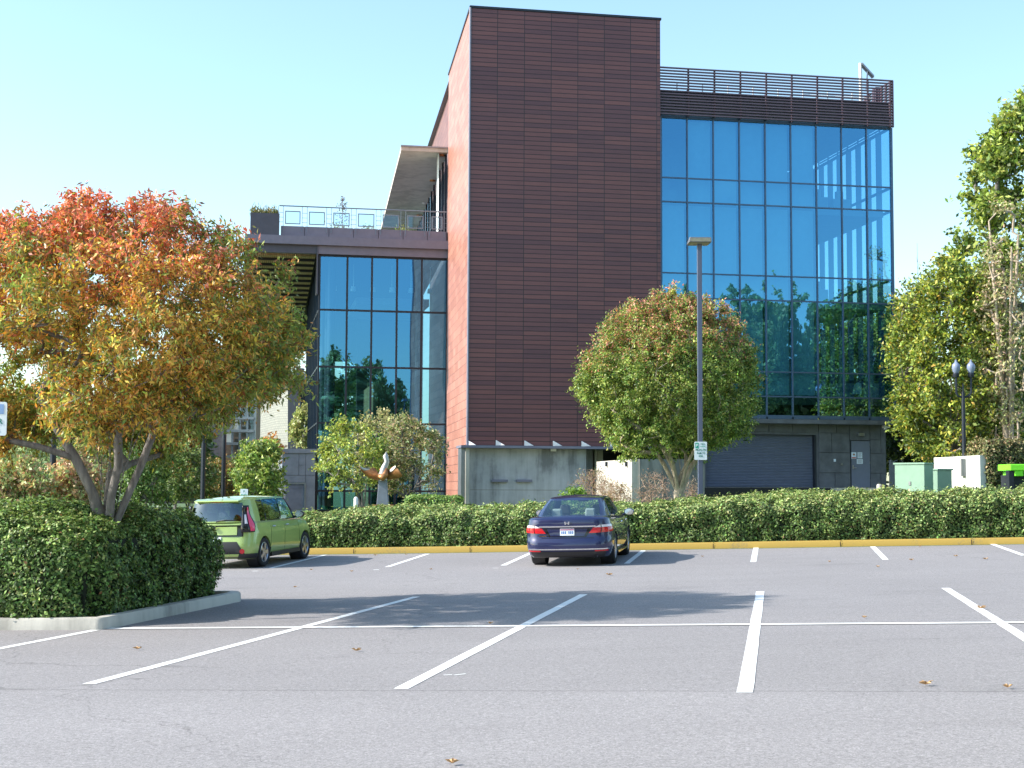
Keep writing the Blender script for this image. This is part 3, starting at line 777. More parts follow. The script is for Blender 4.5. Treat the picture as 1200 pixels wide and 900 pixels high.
mb = MB(); wbox(mb, sB0, dl, DB - .3, DB - .07, bz0 - 1, bzt); wbox(mb, dr_, sB1, DB - .3, DB - .07, bz0 - 1, bzt); wbox(mb, dl, dr_, DB - .3, DB - .07, dz1, bzt); wbox(mb, sB1 - .3, sB1 - .01, -ENDD, DB - .3, bz0 - 1, bzt)
wbox(mb, L0, L1 - .03, -ENDD + .1, .04, GZB - .30, GZB - .10)
mb.build('base_wall', M['stone'], B)
mb = MB(); zb = Z_(900, 571, DB); dd = DB - .35
nl = 34
for i in range(nl):
    z0 = zb + (dz1 - zb) * i / nl; z1 = zb + (dz1 - zb) * (i + 1) / nl
    mb.quad(W(dl, dd, z0), W(dr_ - .02, dd, z0), W(dr_ - .02, dd + .035, z0 + (z1 - z0) * .5), W(dl, dd + .035, z0 + (z1 - z0) * .5)); mb.quad(W(dl, dd + .035, z0 + (z1 - z0) * .5), W(dr_ - .02, dd + .035, z0 + (z1 - z0) * .5), W(dr_ - .02, dd, z1), W(dl, dd, z1))
RD = mb.build('roller_door', M['door_paint'], B)
mb = MB(); wbox(mb, dr_ - .1, dr_ - .003, DB - .33, DB - .065, zb, dz1); mb.build('door_guide', M['trim'], RD)
x0, x1 = S_(997, 540, DB), S_(1020.5, 540, DB); z0, z1 = Z_(1008, 571, DB), Z_(1008, 516, DB)
mb = MB(); wbox(mb, x0 + .03, x1 - .03, DB - .045, DB - .015, z0, z1 - .03); PD = mb.build('service_door', M['door_paint'], B)
mb = MB(); wbox(mb, x0 + .0135, x0 + .03, DB - .06, DB - .003, z0, z1); wbox(mb, x1 - .03, x1 - .0135, DB - .06, DB - .003, z0, z1); wbox(mb, x0 + .03, x1 - .03, DB - .06, DB - .003, z1 - .03, z1 - .0135); mb.build('door_frame', M['trim'], PD)
mb = MB()
for q in (.12, .5, .88): z = z0 + (z1 - z0) * q; wbox(mb, x1 - .06, x1 - .035, DB - .014, DB + .0, z, z + .12)
mb.build('hinge', M['steel'], PD)
mb = MB(); z = z0 + (z1 - z0) * .42; wbox(mb, x0 + .09, x0 + .15, DB - .014, DB, z - .08, z + .12); wbox(mb, x0 + .13, x0 + .28, DB + .002, DB + .04, z - .03, z); mb.build('door_handle', M['polished'], PD)
def notice(px0, px1, py0, py1, mark, nm='notice'):
    s0, s1 = S_(px0, 530, DB), S_(px1, 530, DB); z1_, z0_ = Z_(1003, py0, DB), Z_(1003, py1, DB)
    mb = MB(); wbox(mb, s0, s1, DB - .013, DB - .004, z0_, z1_); o = mb.build(nm, M['paper'], PD)
    m2 = MB()
    if mark == 'disc':
        cx, cz, r = (s0 + s1) / 2, z0_ + (z1_ - z0_) * .65, .05
        m2.poly([W(cx + r * math.cos(t), DB - .001, cz + r * math.sin(t)) for t in [2 * PI * i / 12 for i in range(12)]]); m2.build('notice_symbol', M['bronze'], o)
        m3 = MB(); wquad(m3, s0 + .02, s1 - .02, DB - .001, z0_ + .02, z0_ + .07); m3.build('notice_stripe', basic('red_stripe', (.5, .05, .04)), o)
    else:
        for i in range(4):
            zz = z1_ - .04 - i * (z1_ - z0_ - .06) / 4; wquad(m2, s0 + .04, s1 - .04 - .03 * (i % 2), DB - .001, zz - .018, zz)
        m2.build('notice_text', M['steel'], o)
notice(997.8, 1003.5, 530, 537.5, 'disc'); notice(1005, 1010.5, 530, 537, 'txt'); notice(1004, 1011, 538, 543.5, 'txt')
mb = MB(); s = S_(1005, 510, DB); z = Z_(1005, 511, DB); wbox(mb, s, s + .30, DB, DB + .14, z, z + .15); mb.build('door_lamp', M['steel'], B, bevel=.015)
mb = MB(); s = S_(977, 539, DB); z = Z_(977, 541, DB); wbox(mb, s, s + .1, DB, DB + .03, z, z + .13); mb.build('keypad', M['paper'], B)
mb = MB(); s = S_(985, 543, DB); z = Z_(985, 545, DB); wbox(mb, s, s + .09, DB, DB + .03, z, z + .10); mb.build('intercom_box', M['steel'], B)
mb = MB(); s = S_(1031, 494, DB); wbox(mb, s, s + .30, DB + .2, DB + .5, GZB - .45, GZB - .304); wbox(mb, s + .05, s + .2, DB + .3, DB + .42, GZB - .52, GZB - .453); mb.build('security_camera', M['white_metal'], B, bevel=.02)
# loading dock
mb = MB(); wbox(mb, S_(824, 574, .4), S_(974, 574, .4), DB - .3, .5, .3, zb - .01); wbox(mb, S_(974, 574, .4), S_(1052, 574, .4), DB - .3, .6, .3, zb - .015); DK = mb.build('loading_dock', M['concrete_warm'], B)
mb = MB(); wbox(mb, S_(825, 574, .5), S_(972, 574, .5), .502, .72, zb - .42, zb - .02); mb.build('dock_bumper', M['black'], DK, bevel=.04)

# --- atrium glass wall left of the tower
CA = LW(T1, 0); DA = (CA - O).dot(NO)
aL, aR = S_(373.5, 400, DA), (CA - O).dot(E1)
acol = [aL, S_(406, 400, DA), S_(435, 400, DA), S_(464.5, 400, DA), S_(493.5, 400, DA), aR]
arow = [(Z_(380, 300, DA) + Z_(515, 303.5, DA)) / 2, (Z_(380, 363.5, DA) + Z_(515, 366, DA)) / 2, (Z_(390, 429.5, DA) + Z_(515, 432.5, DA)) / 2, Z_(450, 496.5, DA), Z_(450, 575.5, DA), 0.35]
aw = MB()
for s in acol: wbox(aw, s - .05, s + .05, DA - .14, DA + .06, arow[-1], arow[0])
for k, z in enumerate(arow):
    for i in range(5): wbox(aw, acol[i] + .052, acol[i + 1] - .052, DA - .12, DA + .04, z - .05, z + .05)
SD = 14.0       # side wall of the atrium
for j in range(1, 9): wbox(aw, aL - .05, aL + .05, DA - j * SD / 8 - .05, DA - j * SD / 8 + .05, arow[-1], arow[0])
for z in arow: wbox(aw, aL - .04, aL + .04, DA - SD, DA - .15, z - .04, z + .04)
AW = aw.build('atrium_frame', M['trim'], B)
for k in range(5):
    for i in range(5):
        mb = MB(); n = 6; s0, s1, z0, z1 = acol[i] + .04, acol[i + 1] - .04, arow[k + 1] + .04, arow[k] - .04
        tx, tz, bw = random.gauss(0, .003), random.gauss(0, .003), random.uniform(-.004, .004)
        P = [[W(s0 + (s1 - s0) * b2 / n, DA + tx * (b2 / n - .5) * (s1 - s0) + tz * (a_ / n - .5) * (z1 - z0) + bw * math.sin(PI * a_ / n) * math.sin(PI * b2 / n), z0 + (z1 - z0) * a_ / n) for b2 in range(n + 1)] for a_ in range(n + 1)]
        mb.grid(P); mb.build('glass_pane', M['glass'], AW, smooth_=True, angle=60)
mb = MB(); mb.quad(W(aL, DA - .15, arow[-1]), W(aL, DA - SD, arow[-1]), W(aL, DA - SD, arow[0]), W(aL, DA - .15, arow[0])); mb.build('side_glass_pane', M['glass_clear'], AW)
for s, d in ((aL + .7, DA - .8), (aL + .8, DA - 5), (aL + .8, DA - 9.5), (aR - 1.0, DA - 4)):
    mb = MB(); mb.tube([W(s, d, .3), W(s, d, arow[0])], .22, 12); mb.build('steel_column', M['trim'], B, smooth_=True)
mb = MB(); wbox(mb, acol[2] + .6, aR - .2, DA - 9.2, DA - 9, .3, Z_(450, 448, DA - 9)); wbox(mb, acol[2] + .4, acol[2] + .6, DA - 9.2, DA - 3, .3, Z_(450, 452, DA - 5)); mb.build('olive_stair_wall', M['olive_wall'], B)
mb = MB(); wbox(mb, aL + .2, aR - .1, DA - SD, DA - SD + .3, Z_(450, 425, DA - SD), arow[0]); wbox(mb, aL + .1, aR, DA - SD, DA - .3, .1, .3); wbox(mb, acol[2] + .3, aR - .05, DA - SD + .32, DA - SD + .6, .3, arow[0] - .1); mb.build('atrium_back_wall', M['interior_dark'], B)
for z in (Z_(450, 360, DA - 7),):
    mb = MB(); wbox(mb, aL + 2.4, aR - .2, DA - SD + .3, DA - 6, z, z + .4); mb.build('mezzanine', M['stone_grey'], B)
mb = MB()
for i in range(6): zz = arow[0] - .3 - i * .001; mb.tube([W(acol[0] + .9 + i * 1.05, DA - 2.2, arow[0] - .1), W(acol[0] + .9 + i * 1.05, DA - 2.2, arow[0] - 1.3)], .02, 5); mb.lathe([(0, 0), (.12, 0), (.16, -.25), (0, -.25)], W(acol[0] + .9 + i * 1.05, DA - 2.2, arow[0] - 1.3), n=10)
mb.build('pendant_lamps', M['white_metal'], B)
# dark plinth of the atrium
# terrace deck above
zt0, zt1 = Z_(450, 289.5, DA + .5), Z_(450, 279.7, DA + .5)
dL = S_(287, 283, DA + .5)
mb = MB(); wbox(mb, dL, aR + .2, DA + .0, DA + .5, zt0, zt1); wbox(mb, dL, dL + .5, DA - 30, DA, zt0, zt1); DK2 = mb.build('terrace_fascia', M['fascia'], B)
mb = MB(); wbox(mb, aL - .1, aR + .1, DA - .15, DA + .25, arow[0] + .05, zt0 - .003); mb.build('window_head_band', M['fascia'], B)
mb = MB(); wbox(mb, dL + .1, aL - .105, DA - .1, DA + .22, Z_(330, 296.5, DA), zt0 - .003); wbox(mb, aL - .18, aL - .105, DA - .4, DA + .3, Z_(330, 300, DA) - 2, zt0 - .003); mb.build('soffit_edge_beam', M['fascia_dark'], B)
mb = MB(); wbox(mb, dL + .2, aR + .2, DA - 30, DA - .2, zt0 + .1, zt1 - .05); mb.build('terrace_slab', M['fascia_dark'], B)
pz0, pz1 = zt1, Z_(450, 268.7, DA + .25)
pp = [329, 357, 385.5, 414.5, 443.5, 472.5, 501, 523.5]; 
mb = MB(); m2 = MB()
for i in range(len(pp) - 1):
    s0, s1 = S_(pp[i], 275, DA + .25), S_(pp[i + 1], 275, DA + .25); wbox(mb, s0 + .015, s1 - .015, DA + .1, DA + .2, pz0, pz1)
wbox(m2, S_(329, 275, DA), aR, DA + .0, DA + .09, pz0, pz1 - .01)
mb.build('parapet_panels', M['fascia'], B); m2.build('parapet_back', M['fascia_dark'], B)
rail = MB(); rt = Z_(450, 245.8, DA + .2); 
for i, px in enumerate(pp):
    s = S_(px, 260, DA + .2); 
    for q in (-.13, .13): rail.tube([W(s + q, DA + .22, pz1 - .3), W(s + q, DA + .22, rt)], .013, 5)
    for q in (.2, .45, .7): rail.tube([W(s - .13, DA + .22, pz1 + q), W(s + .13, DA + .22, pz1 + q)], .011, 5)
rail.tube([W(S_(pp[0] - 2, 260, DA + .2), DA + .22, rt), W(S_(523, 260, DA + .2), DA + .22, rt)], .035, 6)
RL = rail.build('terrace_railing', M['rail_metal'], B)
for i in range(len(pp) - 1):
    s0, s1 = S_(pp[i], 260, DA + .2) + .22, S_(pp[i + 1], 260, DA + .2) - .22; z0, z1 = pz1 + .10, rt - .26
    mb = MB()
    for (a_, b2, c2, d2) in ((s0, s1, z0, z0 + .05), (s0, s1, z1 - .05, z1), (s0, s0 + .05, z0 + .052, z1 - .052), (s1 - .05, s1, z0 + .052, z1 - .052)): wbox(mb, a_, b2, DA + .2, DA + .24, c2, d2)
    fo = mb.build('panel_frame', M['rail_metal'], RL)
    mb = MB(); wquad(mb, s0 + .05, s1 - .05, DA + .22, z0 + .05, z1 - .05); mb.build('rail_glass', M['glass_clear'], fo)
mb = MB(); wbox(mb, S_(293.5, 260, DA + .4), S_(327.5, 260, DA + .4), DA - 2.4, DA + .4, zt1, Z_(310, 249.5, DA + .4)); PB = mb.build('terrace_planter', M['fascia_dark'], B)
n = 900; s0, s1 = S_(294, 260, DA), S_(326, 260, DA); PP = np.array([W(random.uniform(s0, s1), DA + random.uniform(-2.2, .2), Z_(310, 249, DA) + abs(random.gauss(0, .16))) for _ in range(n)])
tp = empty('terrace_grass_planting', W((s0 + s1) / 2, DA - 1, Z_(310, 249.5, DA + .4)), 'tufts of dry grass on top of the grey terrace planter box', 'plant')
T, S = frames(n, (0, 0, 1), 1.2); cards('foliage', PP, T, S, RNG.uniform(.01, .03, n), RNG.uniform(.08, .2, n), pal(PP, [(.25, .2, .08), (.12, .15, .05), (.1, .12, .04)]), M['leaf'], tp)
# slatted soffit
zf, zbk = Z_(330, 297, DA - .5), at(330, 421, 106).z
sl = MB(); sb = MB(); nS = 24
sf0 = dL + .25; sf1 = aL - .2
for i in range(nS):
    t0 = i / nS; d0 = DA - .6 - 26.5 * t0; z = zf + (zbk - zf) * t0
    sh = -LD.x * 0
    wbox(sl, sf0, sf1, d0 - .78, d0, z + .05, z + .16)
    for q in range(34):
        s = sf0 + (sf1 - sf0) * (q + .2) / 34
        wbox(sl, s, s + .075, d0 - .78, d0, z - .10, z + .048)
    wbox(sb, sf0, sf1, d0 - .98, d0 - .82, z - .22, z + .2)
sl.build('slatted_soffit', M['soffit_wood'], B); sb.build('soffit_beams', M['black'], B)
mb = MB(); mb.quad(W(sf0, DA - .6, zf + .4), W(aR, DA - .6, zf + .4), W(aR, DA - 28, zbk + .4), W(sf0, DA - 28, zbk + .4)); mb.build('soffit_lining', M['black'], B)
# concrete canopy over the terrace
cz = Z_(498, 177.5, DA); cz2 = Z_(498, 173, DA)
cl0, cl1 = S_(470, 176, DA), S_(525, 178, DA)
kb = 26.0
def CV(s, t, z): p = W(s, DA, z); return p + LD * t
mb = MB(); mb.hexa([CV(cl0, 0, cz), CV(cl1, 0, cz), CV(cl1, kb, cz), CV(cl0, kb, cz), CV(cl0, 0, cz2), CV(cl1, 0, cz2), CV(cl1, kb, cz2), CV(cl0, kb, cz2)])
mb.build('concrete_canopy', M['concrete_warm'], B)
mb = MB(); a, b_ = CV(cl0 - .01, -.06, cz2), CV(cl1, -.06, cz2); mb.hexa([a, b_, b_ + LD * .3, a + LD * .3, a + Vector((0, 0, .08)), b_ + Vector((0, 0, .08)), b_ + LD * .3 + Vector((0, 0, .08)), a + LD * .3 + Vector((0, 0, .08))]); mb.build('canopy_flashing', M['steel'], B)
for (px, py) in ((518, 181.5), (507, 211), (497.5, 237.5), (491, 252)):
    r_ = ray(px, py); t = (cz - CH) / r_.z; p = Vector((0, 0, CH)) + r_ * t
    mb = MB(); mb.lathe([(0, -.10), (.16, -.08), (.18, 0), (0, 0)], p, n=12); mb.build('canopy_lamp', M['bronze'] if px != 497.5 else M['white_metal'], B, smooth_=True)
# terrace windows on the flank under the canopy
mb = MB()
for j in range(12):
    t = T1 + .5 + j * 2.0
    mb.hexa([LW(t, zt1, .02), LW(t + .12, zt1, .02), LW(t + .12, zt1, .12), LW(t, zt1, .12), LW(t, cz, .02), LW(t + .12, cz, .02), LW(t + .12, cz, .12), LW(t, cz, .12)])
TF = mb.build('terrace_window_frame', M['trim'], B)
mb = MB(); mb.quad(LW(T1, zt1, .04), LW(T1 + 24, zt1, .04), LW(T1 + 24, cz, .04), LW(T1, cz, .04)); mb.build('terrace_glass', M['glass_clear'], TF)
mb = MB(); mb.quad(LW(T1, zt1, .5), LW(T1 + 1.3, zt1, .5), LW(T1 + 1.3, cz, .5), LW(T1, cz, .5)); mb.build('white_wall_end', M['white_metal'], B)
# grey stone block with louvre door, left of the atrium
DS = DA + 1.5
g0_, g1_ = S_(330.5, 560, DS), S_(369.5, 560, DS); gz1 = Z_(350, 531, DS)
mb = MB()
for (a_, b2, c2, d2) in ((330.5, 350, 531, 557), (350, 358, 531, 545), (358, 369.5, 531, 557), (350, 358, 545, 557), (330.5, 358, 557, 565.5), (358, 369.5, 557, 612)):
    wbox(mb, S_(a_, 560, DS) + .01, S_(b2, 560, DS) - .01, DS - .1, DS, Z_(350, d2, DS) + .01, Z_(350, c2, DS) - .01)
GB = mb.build('stone_annex', M['stone_grey'], B)
mb = MB(); wbox(mb, g0_, g1_, DS - 6, DS - .105, 0, gz1); wbox(mb, g0_ - .1, g1_ + .1, DS - 6, DS + .08, gz1, gz1 + .22); mb.build('annex_coping', M['stone_grey'], GB)
mb = MB(); s0, s1, z1 = S_(332, 560, DS), S_(357, 560, DS), Z_(350, 567, DS)
for i in range(20): z = .3 + (z1 - .3) * i / 20; mb.quad(W(s0, DS + .0, z), W(s1, DS + .0, z), W(s1, DS - .05, z + .08), W(s0, DS - .05, z + .08))
LDO = mb.build('louvre_door', M['stone_grey'], B)
mb = MB(); wbox(mb, s0 - .05, s0, DS + .003, DS + .05, .2, z1 + .06); wbox(mb, s1, s1 + .05, DS + .003, DS + .05, .2, z1 + .06); wbox(mb, s0 + .002, s1 - .002, DS + .003, DS + .05, z1, z1 + .06); mb.build('louvre_door_frame', M['steel'], LDO)

# ------------------------------------------------------------------ stair walls right of the tower
YW = 62.0
SW = empty('concrete_stair_wall', at(741, 588, 60), 'concrete walls of the outside stair beside the round tree', 'wall')
pa, pb, pc = at(699, 590, 66), at(740.5, 590, 60), at(826, 590, 62.5)
zt_a, zt_b = at(740.5, 538, 60).z, at(740.5, 538, 60).z
mb = MB()
def wall_seg(mb, p, q, th, z0, zp, zq):
    p, q = Vector((p.x, p.y, 0)), Vector((q.x, q.y, 0)); d = (q - p).normalized(); n_ = Vector((-d.y, d.x, 0)) * th
    mb.hexa([p + Vector((0, 0, z0)), q + Vector((0, 0, z0)), q + n_ + Vector((0, 0, z0)), p + n_ + Vector((0, 0, z0)), p + Vector((0, 0, zp)), q + Vector((0, 0, zq)), q + n_ + Vector((0, 0, zq)), p + n_ + Vector((0, 0, zp))])
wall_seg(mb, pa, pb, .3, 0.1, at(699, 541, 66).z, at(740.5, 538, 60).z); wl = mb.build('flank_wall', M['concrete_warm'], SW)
mb = MB(); wall_seg(mb, pb + Vector((.31, .02, 0)), pc, .3, 0.1, at(740.5, 538, 60).z, at(826, 538, 62.5).z); mb.build('front_wall', M['concrete_dark'], SW)  # same concrete as the flank wall, its shade put into a darker colour
for px in (712, 735):
    t = (px - 699) / 41.5; p = pa.lerp(pb, t); mb = MB(); z = at(px, 544, p.y).z
    mb.box(p.x - .08, p.x + .05, p.y - .16, p.y - .02, z - .1, z + .1); mb.build('wall_lamp', M['trim'], SW)

# ------------------------------------------------------------------ right side: low white wall, cabinets, globe lamp
def rbox(c, ang, w, dpt, h, z0=0):
    mb = MB(); ca, sa = math.cos(ang), math.sin(ang)
    P = []
    for z in (z0, z0 + h):
        for (x, y) in ((-w / 2, -dpt / 2), (w / 2, -dpt / 2), (w / 2, dpt / 2), (-w / 2, dpt / 2)): P.append((c[0] + x * ca - y * sa, c[1] + x * sa + y * ca, c[2] + z))
    mb.hexa(P); return mb
wv = empty('white_retaining_wall', at(1122, 570, 63), 'bright low concrete wall behind the green utility cabinets', 'wall')
p, q = at(1097, 575, 73), at(1150, 575, 84)
mb = MB(); wall_seg(mb, at(1095, 575, 65), at(1149, 575, 62) , .3, .2, at(1095, 536.5, 65).z, at(1149, 533.5, 62).z); 
M['bright_conc'] = concrete('bright_concrete', (0.70, 0.69, 0.63), 0.12)
mb.build('wall_face', M['bright_conc'], wv)
mb = MB(); p = at(1129, 550, 63.0); mb.box(p.x - .1, p.x + .12, p.y - .12, p.y + .1, p.z - .3, p.z + .45); mb.build('meter_box', M['steel'], wv)
pw = empty('grey_service_wall', at(1050, 570, 84), 'short blue grey wall beside the right corner of the building', 'wall')
mb = MB(); wall_seg(mb, at(1042, 570, 84), at(1060, 570, 82), .3, .2, at(1042, 539, 84).z, at(1060, 539, 82).z); mb.build('wall_face', M['stone_grey'], pw)
def cabinet(px0, px1, pxm, py0, py1, Y, label):
    c = at(pxm, py1, Y); h = at(pxm, py0, Y).z - c.z
    wl_ = (pxm - px0) * Y / F; wr = (px1 - pxm) * Y / F; a_ = R(38)
    w1, w2 = wr / math.cos(a_) , wl_ / math.sin(a_)
    base = c + Vector((0, 0, -.3)); e = empty('utility_cabinet', base, label, 'cabinet', 'green utility cabinets')
    d1 = Vector((math.cos(a_), math.sin(a_), 0)); d2 = Vector((-math.sin(a_), math.cos(a_), 0))
    P0 = [base, base + d1 * w1, base + d1 * w1 + d2 * w2, base + d2 * w2]; hh = Vector((0, 0, h + .3))
    mb = MB(); mb.hexa(P0 + [p + hh for p in P0]); mb.build('cabinet_body', M['utility_green'], e, bevel=.02)
    mb = MB(); o_ = [base - d1 * .04 - d2 * .04, base + d1 * (w1 + .04) - d2 * .04, base + d1 * (w1 + .04) + d2 * (w2 + .04), base - d1 * .04 + d2 * (w2 + .04)]
    mb.hexa([p + hh for p in o_] + [p + hh + Vector((0, 0, .07)) for p in o_]); mb.build('lid', M['utility_green'], e)
    mb = MB(); nL = -d1; p = base + d2 * (w2 * .45) - d1 * .03 + Vector((0, 0, .45)); mb.hexa([p, p + d1 * .028, p + d1 * .028 + d2 * .1, p + d2 * .1] + [r + Vector((0, 0, .15)) for r in (p, p + d1 * .028, p + d1 * .028 + d2 * .1, p + d2 * .1)]); mb.build('latch', M['steel'], e)
cabinet(1057.5, 1097, 1083.5, 544, 573, 58.5, 'pale green utility cabinet nearest the building corner')
cabinet(1090, 1121, 1099, 551, 572, 60.8, 'dark green utility cabinet half hidden behind the pale one')
bo = empty('concrete_bollard_wall', at(1018, 574, 66), 'low pale kerb block with a round bollard at the dock edge', 'bollard')
mb = MB(); p, q = at(1006, 575, 66), at(1032, 575, 66); mb.hexa([Vector((p.x, p.y, .6)), Vector((q.x, q.y + .4, .6)), Vector((q.x, q.y + .8, .6)), Vector((p.x, p.y + .5, .6)), Vector((p.x, p.y, at(1010, 571.5, 66).z)), Vector((q.x, q.y + .4, at(1010, 571.5, 66).z)), Vector((q.x, q.y + .8, at(1010, 571.5, 66).z)), Vector((p.x, p.y + .5, at(1010, 571.5, 66).z))])
mb.build('kerb_block', M['concrete_warm'], bo)
p = at(1030.5, 575, 65.5); mb = MB(); zz = at(1030, 567, 65.5).z; mb.lathe([(.12, .5 - p.z), (.12, zz - p.z - .06), (.09, zz - p.z - .02), (0, zz - p.z)], p, n=14); mb.build('post', M['concrete_warm'], bo, smooth_=True)
# lime equipment at the right edge
le = empty('utility_truck', at(1196, 575, 58), 'lime green machine cut off by the right edge behind the hedge', 'machine')
c = at(1184, 575, 58)
mb = MB()
for (a_, b2, y0, y1, yy) in ((1184, 1216, 544, 551.5, 0), (1190, 1200, 551.5, 558, .05), (1204, 1216, 551.5, 570, .1)):
    p0, p1 = at(a_, y1, 58), at(b2, y0, 58); mb.box(p0.x, p1.x, 58 + yy, 59.5, p0.z, p1.z)
mb.build('body_panel', M['lime'], le, bevel=.03)
mb = MB(); p0, p1 = at(1184, 575, 58), at(1189, 551, 58); mb.box(p0.x, p1.x, 58.1, 58.5, p0.z - .3, p1.z); p0, p1 = at(1189, 575, 58), at(1220, 556, 58); mb.box(p0.x, p1.x, 58.3, 59.6, p0.z - .5, p1.z - .02); mb.build('undercarriage', M['trim'], le)

def globe_lamp():
    Y = 63.5; b = at(1130, 540, Y); b.z = gz(b.x, b.y)
    e = empty('street_lamp', b, 'dark twin globe street lamp in front of the trees at right', 'lamp')
    zj = at(1130, 459, Y).z; mb = MB(); mb.lathe([(.22, 0), (.22, .4), (.13, .6), (.10, 1.2), (.075, zj - b.z), (0, zj - b.z)], b, n=12); mb.build('post', M['trim'], e, smooth_=True)
    mb = MB()
    for sx, px in ((-1, 1120.5), (1, 1138)):
        q = at(px, 452, Y); c0 = Vector((b.x, b.y, zj))
        mb.tube([c0 + Vector((0, 0, -.25)), c0 + Vector((sx * .22, 0, -.2)), Vector((q.x, b.y, zj - .05)), Vector((q.x, b.y, at(px, 441, Y).z))], .05, 8)
        mb.lathe([(.13, 0), (.15, .12), (.10, .2)], Vector((q.x, b.y, at(px, 442, Y).z)), n=12)
    mb.tube([Vector((b.x, b.y, zj - .1)), Vector((b.x, b.y, zj + .35))], .035, 8)
    mb.build('arm', M['trim'], e, smooth_=True)
    for px in (1120.5, 1138):
        q = at(px, 438, Y); mb = MB(); mb.lathe([(.08, 0), (.15, .11), (.18, .24), (.18, .34), (.15, .42), (.075, .49), (.05, .54), (.06, .58), (0, .63)], Vector((q.x, b.y, q.z)), n=16); mb.build('globe', M['globe'], e, smooth_=True)
globe_lamp()
def pole(px, py0, Y, label, r=.055, mat='trim', name='lamp_post', head=True):
    b = at(px, 580, Y); b.z = gz(b.x, b.y); zt = at(px, py0, Y).z
    e = empty(name, b, label, 'pole'); mb = MB(); mb.tube([b, Vector((b.x, b.y, zt))], [r * 1.15, r], 8); mb.lathe([(r * 3, 0), (r * 3, .04), (r * 1.5, .1)], b, n=10)
    mb.build('post', M[mat], e, smooth_=True)
    if head: mb = MB(); mb.box(b.x - .3, b.x + .3, b.y - .6, b.y + .15, zt - .02, zt + .12); mb.build('lamp_head', M[mat], e, bevel=.03)
pole(1087, 400, 78, 'tall thin dark pole in front of the trees right of the building', .05, head=False, name='utility_pole')
pole(61, 380, 50, 'dark lamp post between the left shrubs, seen left of the trunk', .10)
pole(237.5, 400, 60, 'dark lamp post left of the green car, further from it', .09)
pole(261.5, 425, 64, 'dark lamp post rising behind the green car roof', .09)

# ------------------------------------------------------------------ main lamp post with sign
def text(s, loc, size, mat, parent, rot, align='CENTER'):
    cu = bpy.data.curves.new('lettering', 'FONT'); cu.body = s; cu.size = size; cu.align_x = align; cu.align_y = 'CENTER'; cu.extrude = .0008; cu.offset = size * .025
    tmp = bpy.data.objects.new('tmp', cu); C.objects.link(tmp); bpy.context.view_layer.update()
    me = bpy.data.meshes.new_from_object(tmp.evaluated_get(bpy.context.evaluated_depsgraph_get())); bpy.data.objects.remove(tmp); me.materials.clear(); me.materials.append(mat)
    o = bpy.data.objects.new('lettering', me); C.objects.link(o); o.parent = parent; o.location = loc; o.rotation_euler = rot; return o
Yp = 40.6; b = at(820.8, 590, Yp); b.z = gz(b.x, b.y) + .1
lp = empty('parking_lamp_post', b, 'tall square grey lamp post behind the hedge carrying the white parking sign', 'lamp post')
ztop = at(820, 286, Yp).z; mb = MB(); mb.box(b.x - .065, b.x + .065, b.y - .065, b.y + .065, b.z, ztop); mb.build('post', basic('post_paint', (.10, .12, .18), .35, .2, .05), lp, bevel=.012)
mb = MB(); mb.box(b.x - .16, b.x + .16, b.y - .16, b.y + .16, b.z - .1, b.z + .05); mb.build('base_plate', M['steel'], lp)
hh0, hh1 = ztop + .0, at(820, 275.5, Yp).z; x0, x1 = at(806, 280, Yp).x, at(832, 280, Yp).x
mb = MB(); mb.hexa([(x0, b.y - .35, hh0), (x1, b.y - .35, hh0), (x1, b.y + .3, hh0 + .02), (x0, b.y + .3, hh0 + .02), (x0 + .02, b.y - .40, hh0 + .13), (x1 - .02, b.y - .40, hh0 + .13), (x1 - .08, b.y + .25, hh0 + .24), (x0 + .08, b.y + .25, hh0 + .24)])
hd = mb.build('lamp_head', M['steel'], lp, bevel=.012)
mb = MB(); mb.quad((x0 + .03, b.y - .362, hh0 + .02), (x1 - .03, b.y - .362, hh0 + .02), (x1 - .04, b.y - .392, hh0 + .11), (x0 + .04, b.y - .392, hh0 + .11)); mb.quad((x0 + .03, b.y - .33, hh0 - .006), (x1 - .03, b.y - .33, hh0 - .006), (x1 - .04, b.y + .28, hh0 - .003), (x0 + .04, b.y + .28, hh0 - .003)); mb.build('lamp_lens', M['lamp_lens'], hd)
sx0, sx1, sz1, sz0 = at(813.2, 528, Yp).x, at(828, 528, Yp).x, at(820, 517.7, Yp).z, at(820, 539, Yp).z
def rounded(mb, x0, x1, z0, z1, y, r, th):
    pts = []
    for cx, cz, a0 in ((x1 - r, z0 + r, -90), (x1 - r, z1 - r, 0), (x0 + r, z1 - r, 90), (x0 + r, z0 + r, 180)):
        for i in range(5): t = R(a0 + i * 22.5); pts.append((cx + r * math.cos(t), cz + r * math.sin(t)))
    fr = [(p[0], y, p[1]) for p in pts]; bk = [(p[0], y + th, p[1]) for p in pts]
    mb.poly(fr); mb.poly(bk[::-1])
    for i in range(len(pts)): j = (i + 1) % len(pts); mb.quad(fr[i], bk[i], bk[j], fr[j])
sg = empty('parking_sign', (b.x, b.y - .09, sz0), 'white parking sign with green symbol and green lettering on the tall lamp post', 'sign')
mb = MB(); rounded(mb, sx0, sx1, sz0, sz1, b.y - .09, .03, .012); mb.build('sign_plate', M['sign_white'], sg)
wS, hS = sx1 - sx0, sz1 - sz0; yt = b.y - .0935
mb = MB(); mb.quad((sx0 + wS * .08, yt, sz1 - hS * .36), (sx0 + wS * .34, yt, sz1 - hS * .36), (sx0 + wS * .34, yt, sz1 - hS * .06), (sx0 + wS * .08, yt, sz1 - hS * .06)); mb.build('symbol_panel', M['sign_green'], sg)
RX = (PI / 2, 0, 0); cx = (sx0 + sx1) / 2; sgl = sg.location
